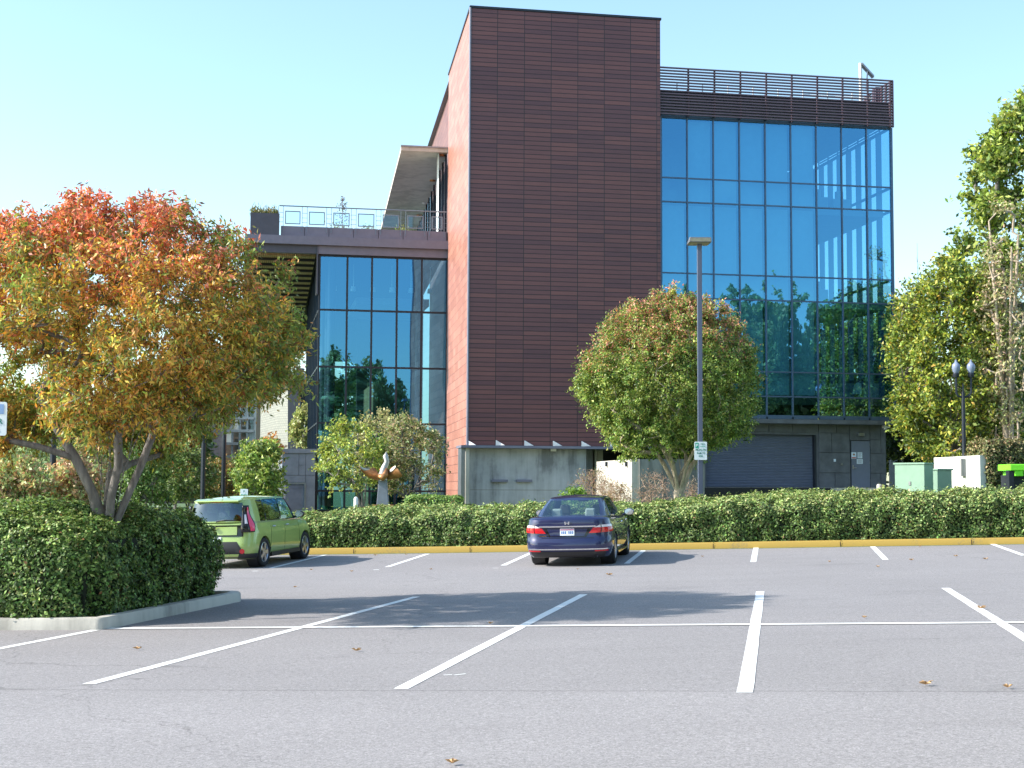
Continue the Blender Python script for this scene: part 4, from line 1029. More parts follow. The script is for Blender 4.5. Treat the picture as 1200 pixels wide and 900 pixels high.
def st(s, fx, fz, size, mat='sign_text'): text(s, (sx0 + wS * fx - sgl.x, yt - .002 - sgl.y, sz1 - hS * fz - sgl.z), size, M[mat], sg, RX)
st('P', .21, .21, .11, 'sign_white'); st('NO', .66, .13, .07); st('PARKING', .66, .26, .035, 'sign_green'); st('MON-FRI', .52, .45, .075); st('8AM TO', .54, .63, .065); st('6PM', .5, .79, .065)
# sign at left edge of the frame on its own post
Ys = 19.2; pxs = 8.5; q = at(pxs, 471, Ys); x1s = q.x; z1s = q.z; z0s = at(pxs, 510.5, Ys).z
bs = Vector((x1s - .15, Ys + .03, gz(x1s - .15, Ys) + .1))
so = empty('edge_parking_sign', bs, 'white and blue sign plate cut off by the left edge', 'sign')
mb = MB(); rounded(mb, x1s - .32, x1s, z0s, z1s, Ys, .03, .012); mb.build('sign_plate', M['sign_white'], so)
mb = MB(); mb.box(bs.x - .025, bs.x + .025, Ys + .014, Ys + .06, bs.z, z1s + .05); mb.build('post', M['steel'], so)
mb = MB(); mb.quad((x1s - .29, Ys - .003, z1s - .16), (x1s - .04, Ys - .003, z1s - .16), (x1s - .04, Ys - .003, z1s - .03), (x1s - .29, Ys - .003, z1s - .03)); mb.build('blue_panel', basic('sign_blue', (.22, .36, .62), .4), so)
t_ = text('2 HR', (x1s - .16 - bs.x, Ys - .004 - bs.y, z1s - .26 - bs.z), .1, M['sign_text'], so, RX); text('8-6', (x1s - .16 - bs.x, Ys - .004 - bs.y, z1s - .36 - bs.z), .08, M['sign_text'], so, RX)
# small sign behind the green car
Yq = 39.0; q0, q1 = at(281.5, 583.5, Yq), at(290.5, 573, Yq)
s3 = empty('small_parking_sign', Vector(((q0.x + q1.x) / 2, Yq, gz(q0.x, Yq) + .1)), 'small white sign just above the green car roof', 'sign')
mb = MB(); rounded(mb, q0.x, q1.x, q0.z - .1, q1.z, Yq, .02, .01); mb.build('sign_plate', M['sign_white'], s3)
mb = MB(); cx3 = (q0.x + q1.x) / 2; mb.box(cx3 - .025, cx3 + .025, Yq + .012, Yq + .05, gz(q0.x, Yq) + .1, q1.z - .02); mb.build('post', M['steel'], s3)
text('P', (0, -.006, q1.z - .07 - s3.location.z), .08, M['sign_text'], s3, RX); text('90 MIN', (0, -.006, q1.z - .16 - s3.location.z), .055, M['sign_green'], s3, RX)
# returns sign near the tower base
Yr = 46; q0, q1 = at(543, 598, Yr), at(558, 590.5, Yr)
s4 = empty('returns_sign', Vector(((q0.x + q1.x) / 2, Yr, gz(q0.x, Yr))), 'small black sign with white lettering low beside the clipped hedge', 'sign')
mb = MB(); mb.box(q0.x, q1.x, Yr, Yr + .04, q0.z, q1.z); mb.box(q0.x + .05, q0.x + .1, Yr + .01, Yr + .03, gz(q0.x, Yr), q0.z); mb.box(q1.x - .1, q1.x - .05, Yr + .01, Yr + .03, gz(q0.x, Yr), q0.z); mb.build('sign_board', M['trim'], s4)
text('RETURNS', (0, -.006, (q0.z + q1.z) / 2 - s4.location.z), .09, M['sign_white'], s4, RX)
# white bollard + white posts in front of the atrium
p = at(417, 600, 58); e = empty('white_bollard', Vector((p.x, p.y, gz(p.x, p.y))), 'short white bollard left of the sculpture', 'bollard')
mb = MB(); zt = at(417, 582, 58).z - e.location.z; mb.lathe([(.09, 0), (.09, zt - .08), (.06, zt - .02), (0, zt)], e.location, n=12); mb.build('post', M['white_metal'], e, smooth_=True)
p = at(355.5, 600, 92); e = empty('striped_marker_pole', Vector((p.x, p.y, gz(p.x, p.y))), 'thin white pole with red bands beside the grey stone annex', 'pole')
mb = MB(); z0, z1 = at(355, 560, 92).z, at(355, 494, 92).z; mb.tube([Vector((p.x, p.y, gz(p.x, p.y))), Vector((p.x, p.y, z1))], .07, 8); mb.build('post', M['white_metal'], e)
mb = MB()
for yy in (507, 510.5, 514, 517.5): z = at(355, yy, 92).z; mb.tube([Vector((p.x, p.y, z)), Vector((p.x, p.y, z + .08))], .075, 8)
mb.build('red_band', basic('red_band', (.5, .06, .05)), e)

# ------------------------------------------------------------------ sculpture
Yc = 56.0
def sp(px, py, dy=0): return at(px, py, Yc + dy)
base = sp(449, 600); base.z = gz(base.x, base.y)
sc = empty('bird_sculpture', base, 'winged abstract bird sculpture in rusty and polished steel on a grey plinth', 'sculpture')
k = .42
def taper(x0a, x1a, y0_, x0b, x1b, y1_, dep):
    a, b_, c_, d_ = sp(x0a, y0_), sp(x1a, y0_), sp(x0b, y1_), sp(x1b, y1_)
    D = Vector((0, dep, 0)); mb = MB(); mb.hexa([a, b_, b_ + D, a + D, c_, d_, d_ + D, c_ + D]); return mb
taper(441.2, 455.2, 591.5, 443.8, 452.6, 562.5, .42).build('plinth', basic('plinth_stone', (.20, .22, .27), .6, var=.15), sc, bevel=.015)
m = taper(436.8, 460, 606, 436.8, 460, 591.6, .7); m.build('plinth_base', M['bronze'], sc, bevel=.01)
def sheet(pts, name, mat, th=.05):
    """curved sheet: rows of points"""
    mb = MB(); rows = [[sp(x, y, dy) for (x, y, dy) in row] for row in pts]; mb.grid(rows)
    o = mb.build(name, M[mat], sc, smooth_=True, angle=70); s = o.modifiers.new('thick', 'SOLIDIFY'); s.thickness = th; sb_ = o.modifiers.new('sub', 'SUBSURF'); sb_.levels = 1; sb_.render_levels = 2
    return o
sheet([[(420, 543.8, -.5), (426, 552, -.3), (433, 549.5, 0), (438, 546.5, .3), (442, 553, .25)], [(422.5, 548.5, -.35), (428, 556, -.15), (434, 556, -.05), (440, 556, .1), (445, 557, .1)], [(426, 553, -.1), (431, 559, 0), (437, 562, .1), (442, 562.5, .2), (446, 563, .2)]], 'left_wing', 'bronze')
sheet([[(420, 543.8, -.52), (424.5, 548, -.42), (430, 549, -.3), (434, 549.5, -.15)], [(423, 550, -.45), (426.5, 552.2, -.38), (430, 551.5, -.3), (434, 549.9, -.15)]], 'wing_edge', 'polished', .02)
sheet([[(450, 552, .2), (455, 551, .1), (459, 548, -.1), (464, 544.5, -.2)], [(450, 557.5, .1), (457, 556, -.05), (463, 553, -.25), (470, 553.5, -.3)], [(450, 562.5, .2), (457, 562, .1), (464, 560.5, 0), (474.5, 558.5, -.25)]], 'right_wing', 'bronze')
sheet([[(455.5, 551, -.05), (459, 549.4, -.15), (463.5, 544.5, -.24)], [(456, 554.5, -.1), (460, 553, -.2), (465, 547.5, -.3)]], 'wing_highlight', 'polished', .02)
mb = MB(); mb.tube([sp(449.5, 563), sp(448.5, 556), sp(450.5, 548), sp(453.5, 541), sp(452, 535), sp(453.2, 531), sp(454.5, 533.5)], [.16, .17, .13, .10, .11, .06, .015], 10); mb.build('neck_and_head', M['polished'], sc, smooth_=True, angle=80)
mb = MB(); mb.tube([sp(444, 558, -.2), sp(448, 560, -.25), sp(452, 556, -.2), sp(453, 549, -.1)], [.10, .14, .12, .04], 8); mb.tube([sp(447, 551, .1), sp(448, 545.5, .1)], [.1, .01], 6); mb.build('body_fold', M['bronze'], sc, smooth_=True, angle=80)

# ------------------------------------------------------------------ neighbouring buildings far left
def pxpoly(pts, Y, th=.3):
    f = [at(x, y, Y) for x, y in pts]; bk = [p + Vector((0, th, 0)) for p in f]
    mb = MB(); k = len(mb.v); mb.poly(f[::-1]); mb.poly(bk)
    for i in range(len(f)): j = (i + 1) % len(f); mb.quad(f[i], f[j], bk[j], bk[i])
    return mb
NBY = 118.0
nb = empty('white_brick_building', Vector((at(320, 580, NBY).x, NBY, .3)), 'white brick building with dark angular window bay beyond the atrium corner', 'building')
p0, p1 = at(297.5, 580, NBY), at(338, 580, NBY); zt = at(338, 419, NBY).z
mb = MB(); mb.quad(Vector((p0.x, NBY + 2.5, .2)), Vector((p1.x, NBY, .2)), Vector((p1.x, NBY, zt)), Vector((p0.x, NBY + 2.5, zt - .5)), [(0, 0), (6, 0), (6, 12), (0, 12)])
mb.build('brick_wall', M['white_brick'], nb)
pxpoly([(337.3, 447.5), (350, 431.2), (355.5, 431.5), (345.5, 449), (350.5, 466), (350.5, 580), (337.3, 580)], NBY - 1.0, .9).build('angular_frame', M['fascia_dark'], nb)
mb = MB(); mb.quad(at(345.5, 449.5, NBY - .8), at(380, 449.5, NBY - .8), at(380, 435.5, NBY + 4), at(355, 435.5, NBY + 4)); mb.build('sloped_roof', M['steel'], nb)
pxpoly([(345, 449.6), (380, 449.6), (380, 580), (345, 580)], NBY + 3, .3).build('recess_wall', M['trim'], nb)
mb = MB()
for (a_, b2) in ((352.5, 359), (361, 367), (369, 376)): mb.quad(at(a_, 480, NBY + 2.9), at(b2, 480, NBY + 2.9), at(b2, 466, NBY + 2.9), at(a_, 466, NBY + 2.9))
mb.build('window', M['glass_clear'], nb)
ob = empty('brick_office_building', Vector((at(270, 580, 130).x, 130, .3)), 'far brick office building with gridded windows behind the left tree', 'building')
pxpoly([(262, 440), (298.5, 440), (298.5, 590), (262, 590)], 132, 6).build('wall', basic('brown_brick', (.26, .17, .12), .9, var=.2), ob)
pxpoly([(150, 455), (261.5, 455), (261.5, 590), (150, 590)], 134, 6).build('side_wing', M['stone'], ob)
for r_ in range(5):
    for c2 in range(4):
        x0, x1 = 264 + c2 * 8.7, 271.3 + c2 * 8.7; y0, y1 = 462 + r_ * 15, 475 + r_ * 15
        mb = MB(); a_, b2, c3, d_ = at(x0, y1, 131.9), at(x1, y1, 131.9), at(x1, y0, 131.9), at(x0, y0, 131.9)
        mb.quad(a_, b2, c3, d_); w_ = mb.build('window', M['glass_clear'] if (r_ + c2) % 3 else M['blind'], ob)
mb = MB()
for c2 in range(5): p = at(263.2 + c2 * 8.7, 540, 131.7); mb.box(p.x - .09, p.x + .09, 131.6, 131.75, 1, at(270, 458, 131.7).z)
for r_ in range(6): z = at(270, 460 + r_ * 15, 131.7).z; mb.box(at(262, 500, 131.7).x, at(298, 500, 131.7).x, 131.45, 131.58, z - .12, z + .12)
mb.build('window_grid', M['steel'], ob)

# ------------------------------------------------------------------ cars
def lathe_wheel(root, name, c, side, Rr, rim_r, width, spokes, rimmat):
    x = c[0]; prof = []
    w = width / 2
    prof = [(rim_r, -w * .8), (rim_r + .02, -w * .98), (Rr - .03, -w), (Rr - .008, -w * .8), (Rr, -w * .4), (Rr, w * .4), (Rr - .008, w * .8), (Rr - .03, w), (rim_r + .02, w * .98), (rim_r, w * .8)]
    mb = MB(); mb.lathe(prof, c, 'X', 36); t = mb.build('wheel', M['tyre'], root, True, True, angle=50)
    mb = MB(); s = side
    mb.lathe([(rim_r + .004, s * w * .85), (rim_r - .012, s * w * .9), (rim_r - .03, s * w * .55), (rim_r - .03, -s * w * .5)], c, 'X', 36)
    for i in range(spokes):
        a = 2 * PI * i / spokes
        for k in (-1, 1):
            a2 = a + k * .13; r0, r1 = .05, rim_r - .015
            P = []
            for hx in (s * w * .62, s * w * .88):
                for (r, wd) in ((r0, -.018), (r0, .018), (r1, .026), (r1, -.026)):
                    aa = a2 if r == r1 else a + k * .25
                    P.append((c[0] + hx, c[1] + r * math.cos(aa) - wd * math.sin(aa), c[2] + r * math.sin(aa) + wd * math.cos(aa)))
            mb.hexa(P)
    mb.lathe([(0, s * w * .92), (.05, s * w * .9), (.065, s * w * .7)], c, 'X', 16)
    mb.build('rim', rimmat, t, True, True, angle=30)
    mb = MB(); mb.lathe([(0, s * w * .35), (rim_r - .04, s * w * .35)], c, 'X', 24); mb.lathe([(0, s * w * .45), (.14, s * w * .45), (.14, s * w * .3)], c, 'X', 20)
    mb.build('brake_disc', M['wheel_dark'], t, False, True)
M['tyre'] = basic('tyre', (.018, .018, .019), .85, 0, .2, scale=20)
M['wheel_dark'] = basic('wheel_dark', (.02, .02, .022), .6, .5, .2)
M['alloy'] = basic('alloy', (.62, .62, .64), .28, .9, .05)
M['chrome'] = basic('chrome', (.80, .80, .82), .08, 1.0, .02)
M['car_black'] = basic('car_plastic', (.020, .020, .023), .5, 0, .1)
M['gloss_black'] = basic('gloss_black', (.012, .012, .014), .08, 0, .05)
M['lamp_red'] = basic('tail_red', (.55, .012, .02), .15, 0, .08, coat=.6)
M['lamp_pink'] = basic('tail_pink', (.80, .06, .14), .18, 0, .1, coat=.6)
M['lamp_clear'] = basic('lamp_clear', (.75, .70, .72), .15, 0, .05, coat=.6)
M['car_glass'] = glassmat('car_glass', (.75, .88, 1.0), (.72, .84, .82), .12)
M['car_glass_dark'] = glassmat('privacy_glass', (.75, .88, 1.0), (.16, .18, .20), .14)
M['seat'] = basic('seat_fabric', (.42, .42, .40), .9); M['seat_dark'] = basic('seat_dark', (.05, .05, .05), .9)
def carpaint(name, col, metal):
    m, nt, b = newmat(name)
    tc = N(nt, 'ShaderNodeTexCoord'); n = N(nt, 'ShaderNodeTexNoise', Scale=900.0, Detail=1.0); nt.links.new(tc.outputs['Object'], n.inputs['Vector'])
    n2 = N(nt, 'ShaderNodeTexNoise', Scale=2.0, Detail=6.0); nt.links.new(tc.outputs['Object'], n2.inputs['Vector'])
    r = ramp(nt, n.outputs['Fac'], [(.35, tuple(c * .85 for c in col)), (.65, tuple(min(1, c * 1.15) for c in col))]); nt.links.new(r.outputs[0], b.inputs['Base Color'])
    b.inputs['Metallic'].default_value = metal; b.inputs['Coat Weight'].default_value = 1.0; b.inputs['Coat Roughness'].default_value = .03
    mr = N(nt, 'ShaderNodeMapRange'); mr.inputs['To Min'].default_value = .28; mr.inputs['To Max'].default_value = .5; nt.links.new(n2.outputs['Fac'], mr.inputs[0]); nt.links.new(mr.outputs[0], b.inputs['Roughness'])
    return m
M['blue_paint'] = carpaint('navy_paint', (.006, .010, .066), .25)
M['green_paint'] = carpaint('lime_car_paint', (.34, .455, .125), .15)

class Car:
    def __init__(s, L, Wd, levels, ztop, zbot, rr, rf, bow, m=7, ns=26):
        s.hw = Wd / 2; s.L = L; s.levels = levels; s.ztop = ztop; s.zb = zbot
        hw = s.hw; P = []
        for i in range(m): x = (hw - rr) * i / m; P.append((x, -L / 2 + bow * (x / hw) ** 2))
        y0 = -L / 2 + bow * ((hw - rr) / hw) ** 2
        for i in range(9): t = PI / 2 * i / 8; P.append((hw - rr + rr * math.sin(t), y0 + rr * (1 - math.cos(t))))
        ya, yb = y0 + rr, L / 2 - rf - bow * 1.6
        for i in range(1, ns): P.append((hw, ya + (yb - ya) * i / ns))
        s.i0, s.i1 = m, m + 9 + ns - 1
        for i in range(9): t = PI / 2 * i / 8; P.append((hw - rf + rf * math.cos(t), yb + rf * math.sin(t)))
        yf = yb + rf
        for i in range(1, m + 1): x = (hw - rf) * (1 - i / m); P.append((x, yf + bow * 1.6 * (1 - (x / (hw - rf)) ** 2)))
        s.P = P; s.m = m
        a = [0]
        for i in range(1, len(P)): a.append(a[-1] + math.dist(P[i], P[i - 1]))
        s.a = a
    def ins(s, z):
        Lv = s.levels
        if z <= Lv[0][0]: return Lv[0][1:]
        for i in range(len(Lv) - 1):
            if z <= Lv[i + 1][0]:
                t = (z - Lv[i][0]) / (Lv[i + 1][0] - Lv[i][0]); return tuple(Lv[i][k] * (1 - t) + Lv[i + 1][k] * t for k in (1, 2, 3))
        return Lv[-1][1:]
    def pos(s, x, y, z, top=None):
        ri, si, fi = s.ins(z) if top is None else top
        L = s.L; t = (y + L / 2) / L
        yy = y + ri * (1 - t) ** 1 * (1 if t < .5 else max(0, 1 - (t - .5) * 2)) - fi * (0 if t < .5 else (t - .5) * 2)
        xx = x * (s.hw - si) / s.hw
        zt = s.ztop(y); zs = s.zb + (z - s.zb) * min(1.0, (zt - s.zb) / (s.levels[-1][0] + .12 - s.zb))
        return Vector((xx, yy, zs))
    def surf(s, a, z):
        sg = 1 if a >= 0 else -1; a = abs(a); i = 0
        while i < len(s.a) - 2 and s.a[i + 1] < a: i += 1
        t = (a - s.a[i]) / (s.a[i + 1] - s.a[i]); x = s.P[i][0] * (1 - t) + s.P[i + 1][0] * t; y = s.P[i][1] * (1 - t) + s.P[i + 1][1] * t
        p = s.pos(x, y, z); p.x *= sg
        j = min(i + 1, len(s.P) - 1); d = Vector((s.P[j][0] - s.P[i][0], s.P[j][1] - s.P[i][1], 0)).normalized(); n = Vector((d.y, -d.x, 0)); n.x *= sg
        return p, n
    def body(s, root, mat, arches, arch_r):
        rings = []
        for (z, *_q) in s.levels: rings.append([s.pos(x, y, z) for x, y in s.P])
        top = s.levels[-1][1:]
        r2 = []
        for (dz, e) in ((.05, .015), (.022, .045), (.0, .11)):
            row = []
            for x, y in s.P:
                p = s.pos(x, y, 0, (top[0] + e, top[1] + e, top[2] + e)); p.z = s.ztop(y) - dz; row.append(p)
            r2.append(row)
        rings += r2
        mb = MB()
        for sg in (1, -1):
            mb.grid([[Vector((p.x * sg, p.y, p.z)) for p in r] for r in rings])
            T = rings[-1]; n = len(T); m = s.m; rowsC = []
            k = m + 1
            rowsC.append([T[i] for i in range(k)])
            for j in range(m + 1, n - m - 1):
                p = T[j]; rowsC.append([Vector((p.x * i / (k - 1), p.y, p.z + .025 * (1 - (i / (k - 1)) ** 2))) for i in range(k)])
            rowsC.append([T[n - 1 - i] for i in range(k)])
            mb.grid([[Vector((p.x * sg, p.y, p.z)) for p in r] for r in rowsC])
            # underside
            Bm = rings[0]
            mb.grid([[Vector((p.x * sg, p.y, p.z)) for p in Bm], [Vector((0, p.y, p.z)) for p in Bm]])
        o = mb.build('body', mat, root, True, True, angle=32, weld=True)
        cut = MB()
        for (ya, r) in arches:
            for sg in (-1, 1):
                c = Vector((sg * (s.hw - .10), ya, arch_r[1])); n = 32; xa, xb = -.2, .3
                ra = []
                for h in (xa, xb): ra.append([Vector((c.x + sg * h, c.y + r * math.cos(2 * PI * i / n), c.z + r * math.sin(2 * PI * i / n))) for i in range(n)])
                k = len(cut.v); cut.v += ra[0] + ra[1]
                for i in range(n): cut.f.append((k + i, k + (i + 1) % n, k + n + (i + 1) % n, k + n + i)); cut.uv.append(None)
                cut.f.append(tuple(k + i for i in range(n))[::-1]); cut.f.append(tuple(k + n + i for i in range(n))); cut.uv += [None, None]
        co = cut.build('cutter', M['car_black'], None, False, True, weld=True)
        bo_ = o.modifiers.new('b', 'BOOLEAN'); bo_.object = co; bo_.operation = 'DIFFERENCE'; bo_.solver = 'EXACT'
        bpy.context.view_layer.update()
        dg = bpy.context.evaluated_depsgraph_get(); me = bpy.data.meshes.new_from_object(o.evaluated_get(dg))
        o.modifiers.clear(); o.data = me; me.materials.clear(); me.materials.append(mat)
        me.shade_smooth(); me.set_sharp_from_angle(angle=R(32))
        bpy.data.objects.remove(co)
        # wheel-well liners
        for (ya, r) in arches:
            for sg in (-1, 1):
                mb = MB(); cxx = sg * (s.hw - .30)
                mb.lathe([(r - .004, -sg * .02), (r - .004, sg * .235)], (cxx, ya, arch_r[1]), 'X', 28)
                lo = mb.build('wheel_well', M['car_black'], root, False, True)
        return o
    def patch(s, root, name, quad, mat, off=.006, nx=10, nz=3, parent=None, crv=None):
        """quad (a0,z0),(a1,z0'),(a1,z1'),(a0,z1) in unrolled outline distance and height"""
        A, B_, Cc, D = quad; F_, Bk = [], []
        for j in range(nz + 1):
            v = j / nz; r1, r0 = [], []
            for i in range(nx + 1):
                u = i / nx
                a = (A[0] * (1 - u) + B_[0] * u) * (1 - v) + (D[0] * (1 - u) + Cc[0] * u) * v; z = (A[1] * (1 - u) + B_[1] * u) * (1 - v) + (D[1] * (1 - u) + Cc[1] * u) * v
                p, n = s.surf(a, z); r1.append(p + n * off); r0.append(p - n * .02)
            F_.append(r1); Bk.append(r0)
        mb = MB(); mb.grid(F_); mb.grid([F_[0], Bk[0]]); mb.grid([F_[-1], Bk[-1]]); mb.grid([[r[0] for r in F_], [r[0] for r in Bk]]); mb.grid([[r[-1] for r in F_], [r[-1] for r in Bk]])
        return mb.build(name, mat, parent or root, True, True, angle=30, weld=True)

def greenhouse(root, pts, zb, zr, paint, labels, rows, crown, bulge=.03, tz=None, names=None):
    """pts: half perimeter rear centre -> front centre, (xb,yb,xt,yt)."""
    def P(i, t, sg):
        xb, yb, xt, yt = pts[i]; k = t
        x = xb + (xt - xb) * k; y = yb + (yt - yb) * k
        z = zb(yb) + (zr(yt) - zb(yb)) * t
        b = bulge * math.sin(PI * min(t, 1))
        l = math.hypot(x, y - .0) + 1e-6
        y += b * (1 if y > 0 else -1) * (1 if abs(xb) < .55 else .15); x += b * (x / .7)
        return Vector((x * sg, y, z))
    n = len(pts); groups = {}
    for sg in (1, -1):
        for i in range(n - 1):
            for r in range(len(rows) - 1):
                lab = labels[i]
                isg = lab.startswith('g') and rows[r][1] == 'g'
                blk = rows[r][1] == 'k' and lab.startswith('g') and lab not in ('gr', 'gf') or lab == 'P'
                key = (lab, sg) if isg and lab not in ('gr', 'gf') else (lab if isg else ('K' if lab == 'K' and rows[r][1] == 'g' else 'B'))
                key = 'K' if blk else key
                groups.setdefault(key, []).append([P(i, rows[r][0], sg), P(i + 1, rows[r][0], sg), P(i + 1, rows[r + 1][0], sg), P(i, rows[r + 1][0], sg)])
    mb = MB()
    for q in groups.get('B', []): mb.quad(*q)
    # roof
    T = [P(i, 1.0, 1) for i in range(n)]
    k = 6
    i0 = next(i for i in range(n) if pts[i][2] > .45); i1 = max(i for i in range(n) if pts[i][2] > .45)
    rowsC = []
    ymin, ymax = T[0].y, T[-1].y
    def resample(seg, k):
        d = [0]
        for i in range(1, len(seg)): d.append(d[-1] + (seg[i] - seg[i - 1]).length)
        out = []
        for j in range(k + 1):
            q = d[-1] * j / k; i = 0
            while i < len(seg) - 2 and d[i + 1] < q: i += 1
            t = (q - d[i]) / max(1e-6, d[i + 1] - d[i]); out.append(seg[i].lerp(seg[i + 1], t))
        return out
    rear = resample(T[:i0 + 1], k); front = resample(T[i1:][::-1], k)
    def crownz(p, w): tt = (p.y - ymin) / (ymax - ymin); return crown * (1 - (abs(p.x) / w) ** 2) * math.sin(PI * max(0, min(1, tt))) ** .6 if w > 0 else 0
    rowsC.append(rear)
    for j in range(i0 + 1, i1):
        for q in (0,): rowsC.append([Vector((T[j].x * i / k, T[j].y, T[j].z)) for i in range(k + 1)])
    rowsC.append(front)
    # densify along length
    dense = []
    for a, b_ in zip(rowsC[:-1], rowsC[1:]):
        for q in range(3): dense.append([pa_.lerp(pb_, q / 3) for pa_, pb_ in zip(a, b_)])
    dense.append(rowsC[-1])
    for sg in (1, -1): mb.grid([[Vector((p.x * sg, p.y, p.z + crownz(p, .62))) for p in r] for r in dense])
    bo_ = mb.build('cabin_shell', paint, root, True, True, angle=40, weld=True)
    if 'K' in groups:
        mb = MB(); [mb.quad(*q) for q in groups['K']]; mb.build('window_pillar', M['gloss_black'], root, True, True, weld=True)
    for key, qs in groups.items():
        if key in ('B', 'K'): continue
        lab = key if isinstance(key, str) else key[0]
        nm = {'gr': 'rear_window', 'gf': 'windscreen'}.get(lab, 'side_window')
        mt = names.get(lab, M['car_glass']) if names else M['car_glass']
        mb = MB(); [mb.quad(*q) for q in qs]; mb.build(nm, mt, root, True, True, weld=True)
    return bo_
def mirror(root, x, y, z, mat, sg=1):
    mb = MB(); mb.lathe([(0, -.10), (.07, -.09), (.095, -.03), (.095, .03), (.085, .055)], (0, 0, 0), 'Y', 14)
    for v in mb.v: v.x *= 1.25; v.z *= .85; v.y *= -1.0; v += Vector((sg * (x + .10), y, z))
    mb.tube([(sg * (x - .06), y + .03, z - .07), (sg * (x + .06), y + .03, z - .03)], .028, 6)
    o = mb.build('side_mirror', mat, root, True, True, angle=60)
    mb = MB(); mb.poly([(sg * (x + .10) + .10 * math.cos(t), y - .057, z + .068 * math.sin(t)) for t in [2 * PI * i / 16 for i in range(16)]][::-1]); mb.build('mirror_glass', M['chrome'], o, local=True)
def seats(root, ys, zs, mat, wd=.5, xs=(-.37, .37), z0=.35):
    for y, zt in zip(ys, zs):
        for x in xs:
            mb = MB(); mb.hexa([(x - wd / 2, y - .02, z0), (x + wd / 2, y - .02, z0), (x + wd / 2, y + .16, z0), (x - wd / 2, y + .16, z0), (x - wd * .42, y - .22, zt - .24), (x + wd * .42, y - .22, zt - .24), (x + wd * .42, y - .10, zt - .24), (x - wd * .42, y - .10, zt - .24)])
            mb.hexa([(x - .13, y - .27, zt - .22), (x + .13, y - .27, zt - .22), (x + .13, y - .17, zt - .22), (x - .13, y - .17, zt - .22), (x - .11, y - .29, zt), (x + .11, y - .29, zt), (x + .11, y - .2, zt), (x - .11, y - .2, zt)])
            mb.build('seat', mat, root, local=True, bevel=.04)

def place(root, rear_r, front_r, track_half, wy_r):
    """put a car so that its right-hand wheel contact points fall on two ground points"""
    d = Vector((front_r.x - rear_r.x, front_r.y - rear_r.y, 0)).normalized()
    ang = math.atan2(-d.x, d.y)
    right = Vector((d.y, -d.x, 0)); o = Vector((rear_r.x, rear_r.y, 0)) - right * track_half - d * wy_r
    f = lambda p: gz(p.x, p.y)
    zc = f(o); pitch = (f(o + d * 1.3) - f(o - d * 1.3)) / 2.6; roll = (f(o + right * .8) - f(o - right * .8)) / 1.6
    root.location = (o.x, o.y, zc + .006)
    ex = Vector((right.x, right.y, roll)).normalized(); ey = Vector((d.x, d.y, pitch)); ey = (ey - ex * ey.dot(ex)).normalized(); ez = ex.cross(ey)
    from mathutils import Matrix
    root.rotation_euler = Matrix((ex, ey, ez)).transposed().to_euler()

# ---- blue sedan
sd = empty('blue_sedan', (0, 0, 0), 'dark blue four door sedan parked tail out at the long hedge', 'car')
def zt_s(y):
    if y < -1.9: return 1.06 - .02 * (-1.9 - y)
    if y < 1.1: return 1.055 - .08 * smooth((y + 1.9) / 2.4)
    return .975 - .245 * ((y - 1.1) / 1.35) ** 1.7
lv = [(.20, .16, .10, .14), (.27, .05, .05, .06), (.36, .015, .03, .02), (.42, .0, .015, .0), (.56, .01, .0, .01), (.60, .035, .0, .02), (.70, .055, .005, .06), (.80, .06, .0, .10), (.90, .05, .03, .16), (.965, .045, .045, .2)]
cs = Car(4.88, 1.85, lv, zt_s, .20, .34, .42, .10)
cs.body(sd, M['blue_paint'], [(-1.36, .375), (1.42, .375)], (.375, .335))
ptsS = [(0, -1.93, 0, -1.06), (.28, -1.92, .22, -1.06), (.50, -1.88, .40, -1.05), (.63, -1.84, .50, -1.03), (.70, -1.78, .545, -.98), (.76, -1.62, .565, -.86), (.785, -1.28, .58, -.72), (.80, -1.0, .588, -.58), (.805, -.62, .595, -.40), (.81, -.27, .60, -.20), (.81, -.20, .60, -.13), (.81, .2, .60, .05), (.80, .62, .59, .20), (.785, .92, .575, .30), (.75, 1.10, .55, .36), (.66, 1.22, .48, .42), (.45, 1.31, .34, .46), (0, 1.36, 0, .48)]
labS = ['gr', 'gr', 'gr', 'B', 'B', 'B', 'gq', 'gq', 'gq', 'K', 'gd', 'gd', 'gd', 'B', 'B', 'gf', 'gf']
rowsS = [(0, 'k'), (.07, 'g'), (.3, 'g'), (.55, 'g'), (.78, 'g'), (.9, 'b'), (.96, 'b'), (1.0, 'b')]
greenhouse(sd, ptsS, lambda y: zt_s(y) - .012, lambda y: 1.425 - .02 * (y + .3) ** 2, M['blue_paint'], labS, rowsS, .05, names={'gq': M['car_glass_dark'], 'gd': M['car_glass_dark']})
for y in (-1.36, 1.42):
    for sg in (-1, 1): lathe_wheel(sd, 'wheel', Vector((sg * .80, y, .335)), sg, .335, .225, .225, 5, M['alloy'])
wdt = cs.hw
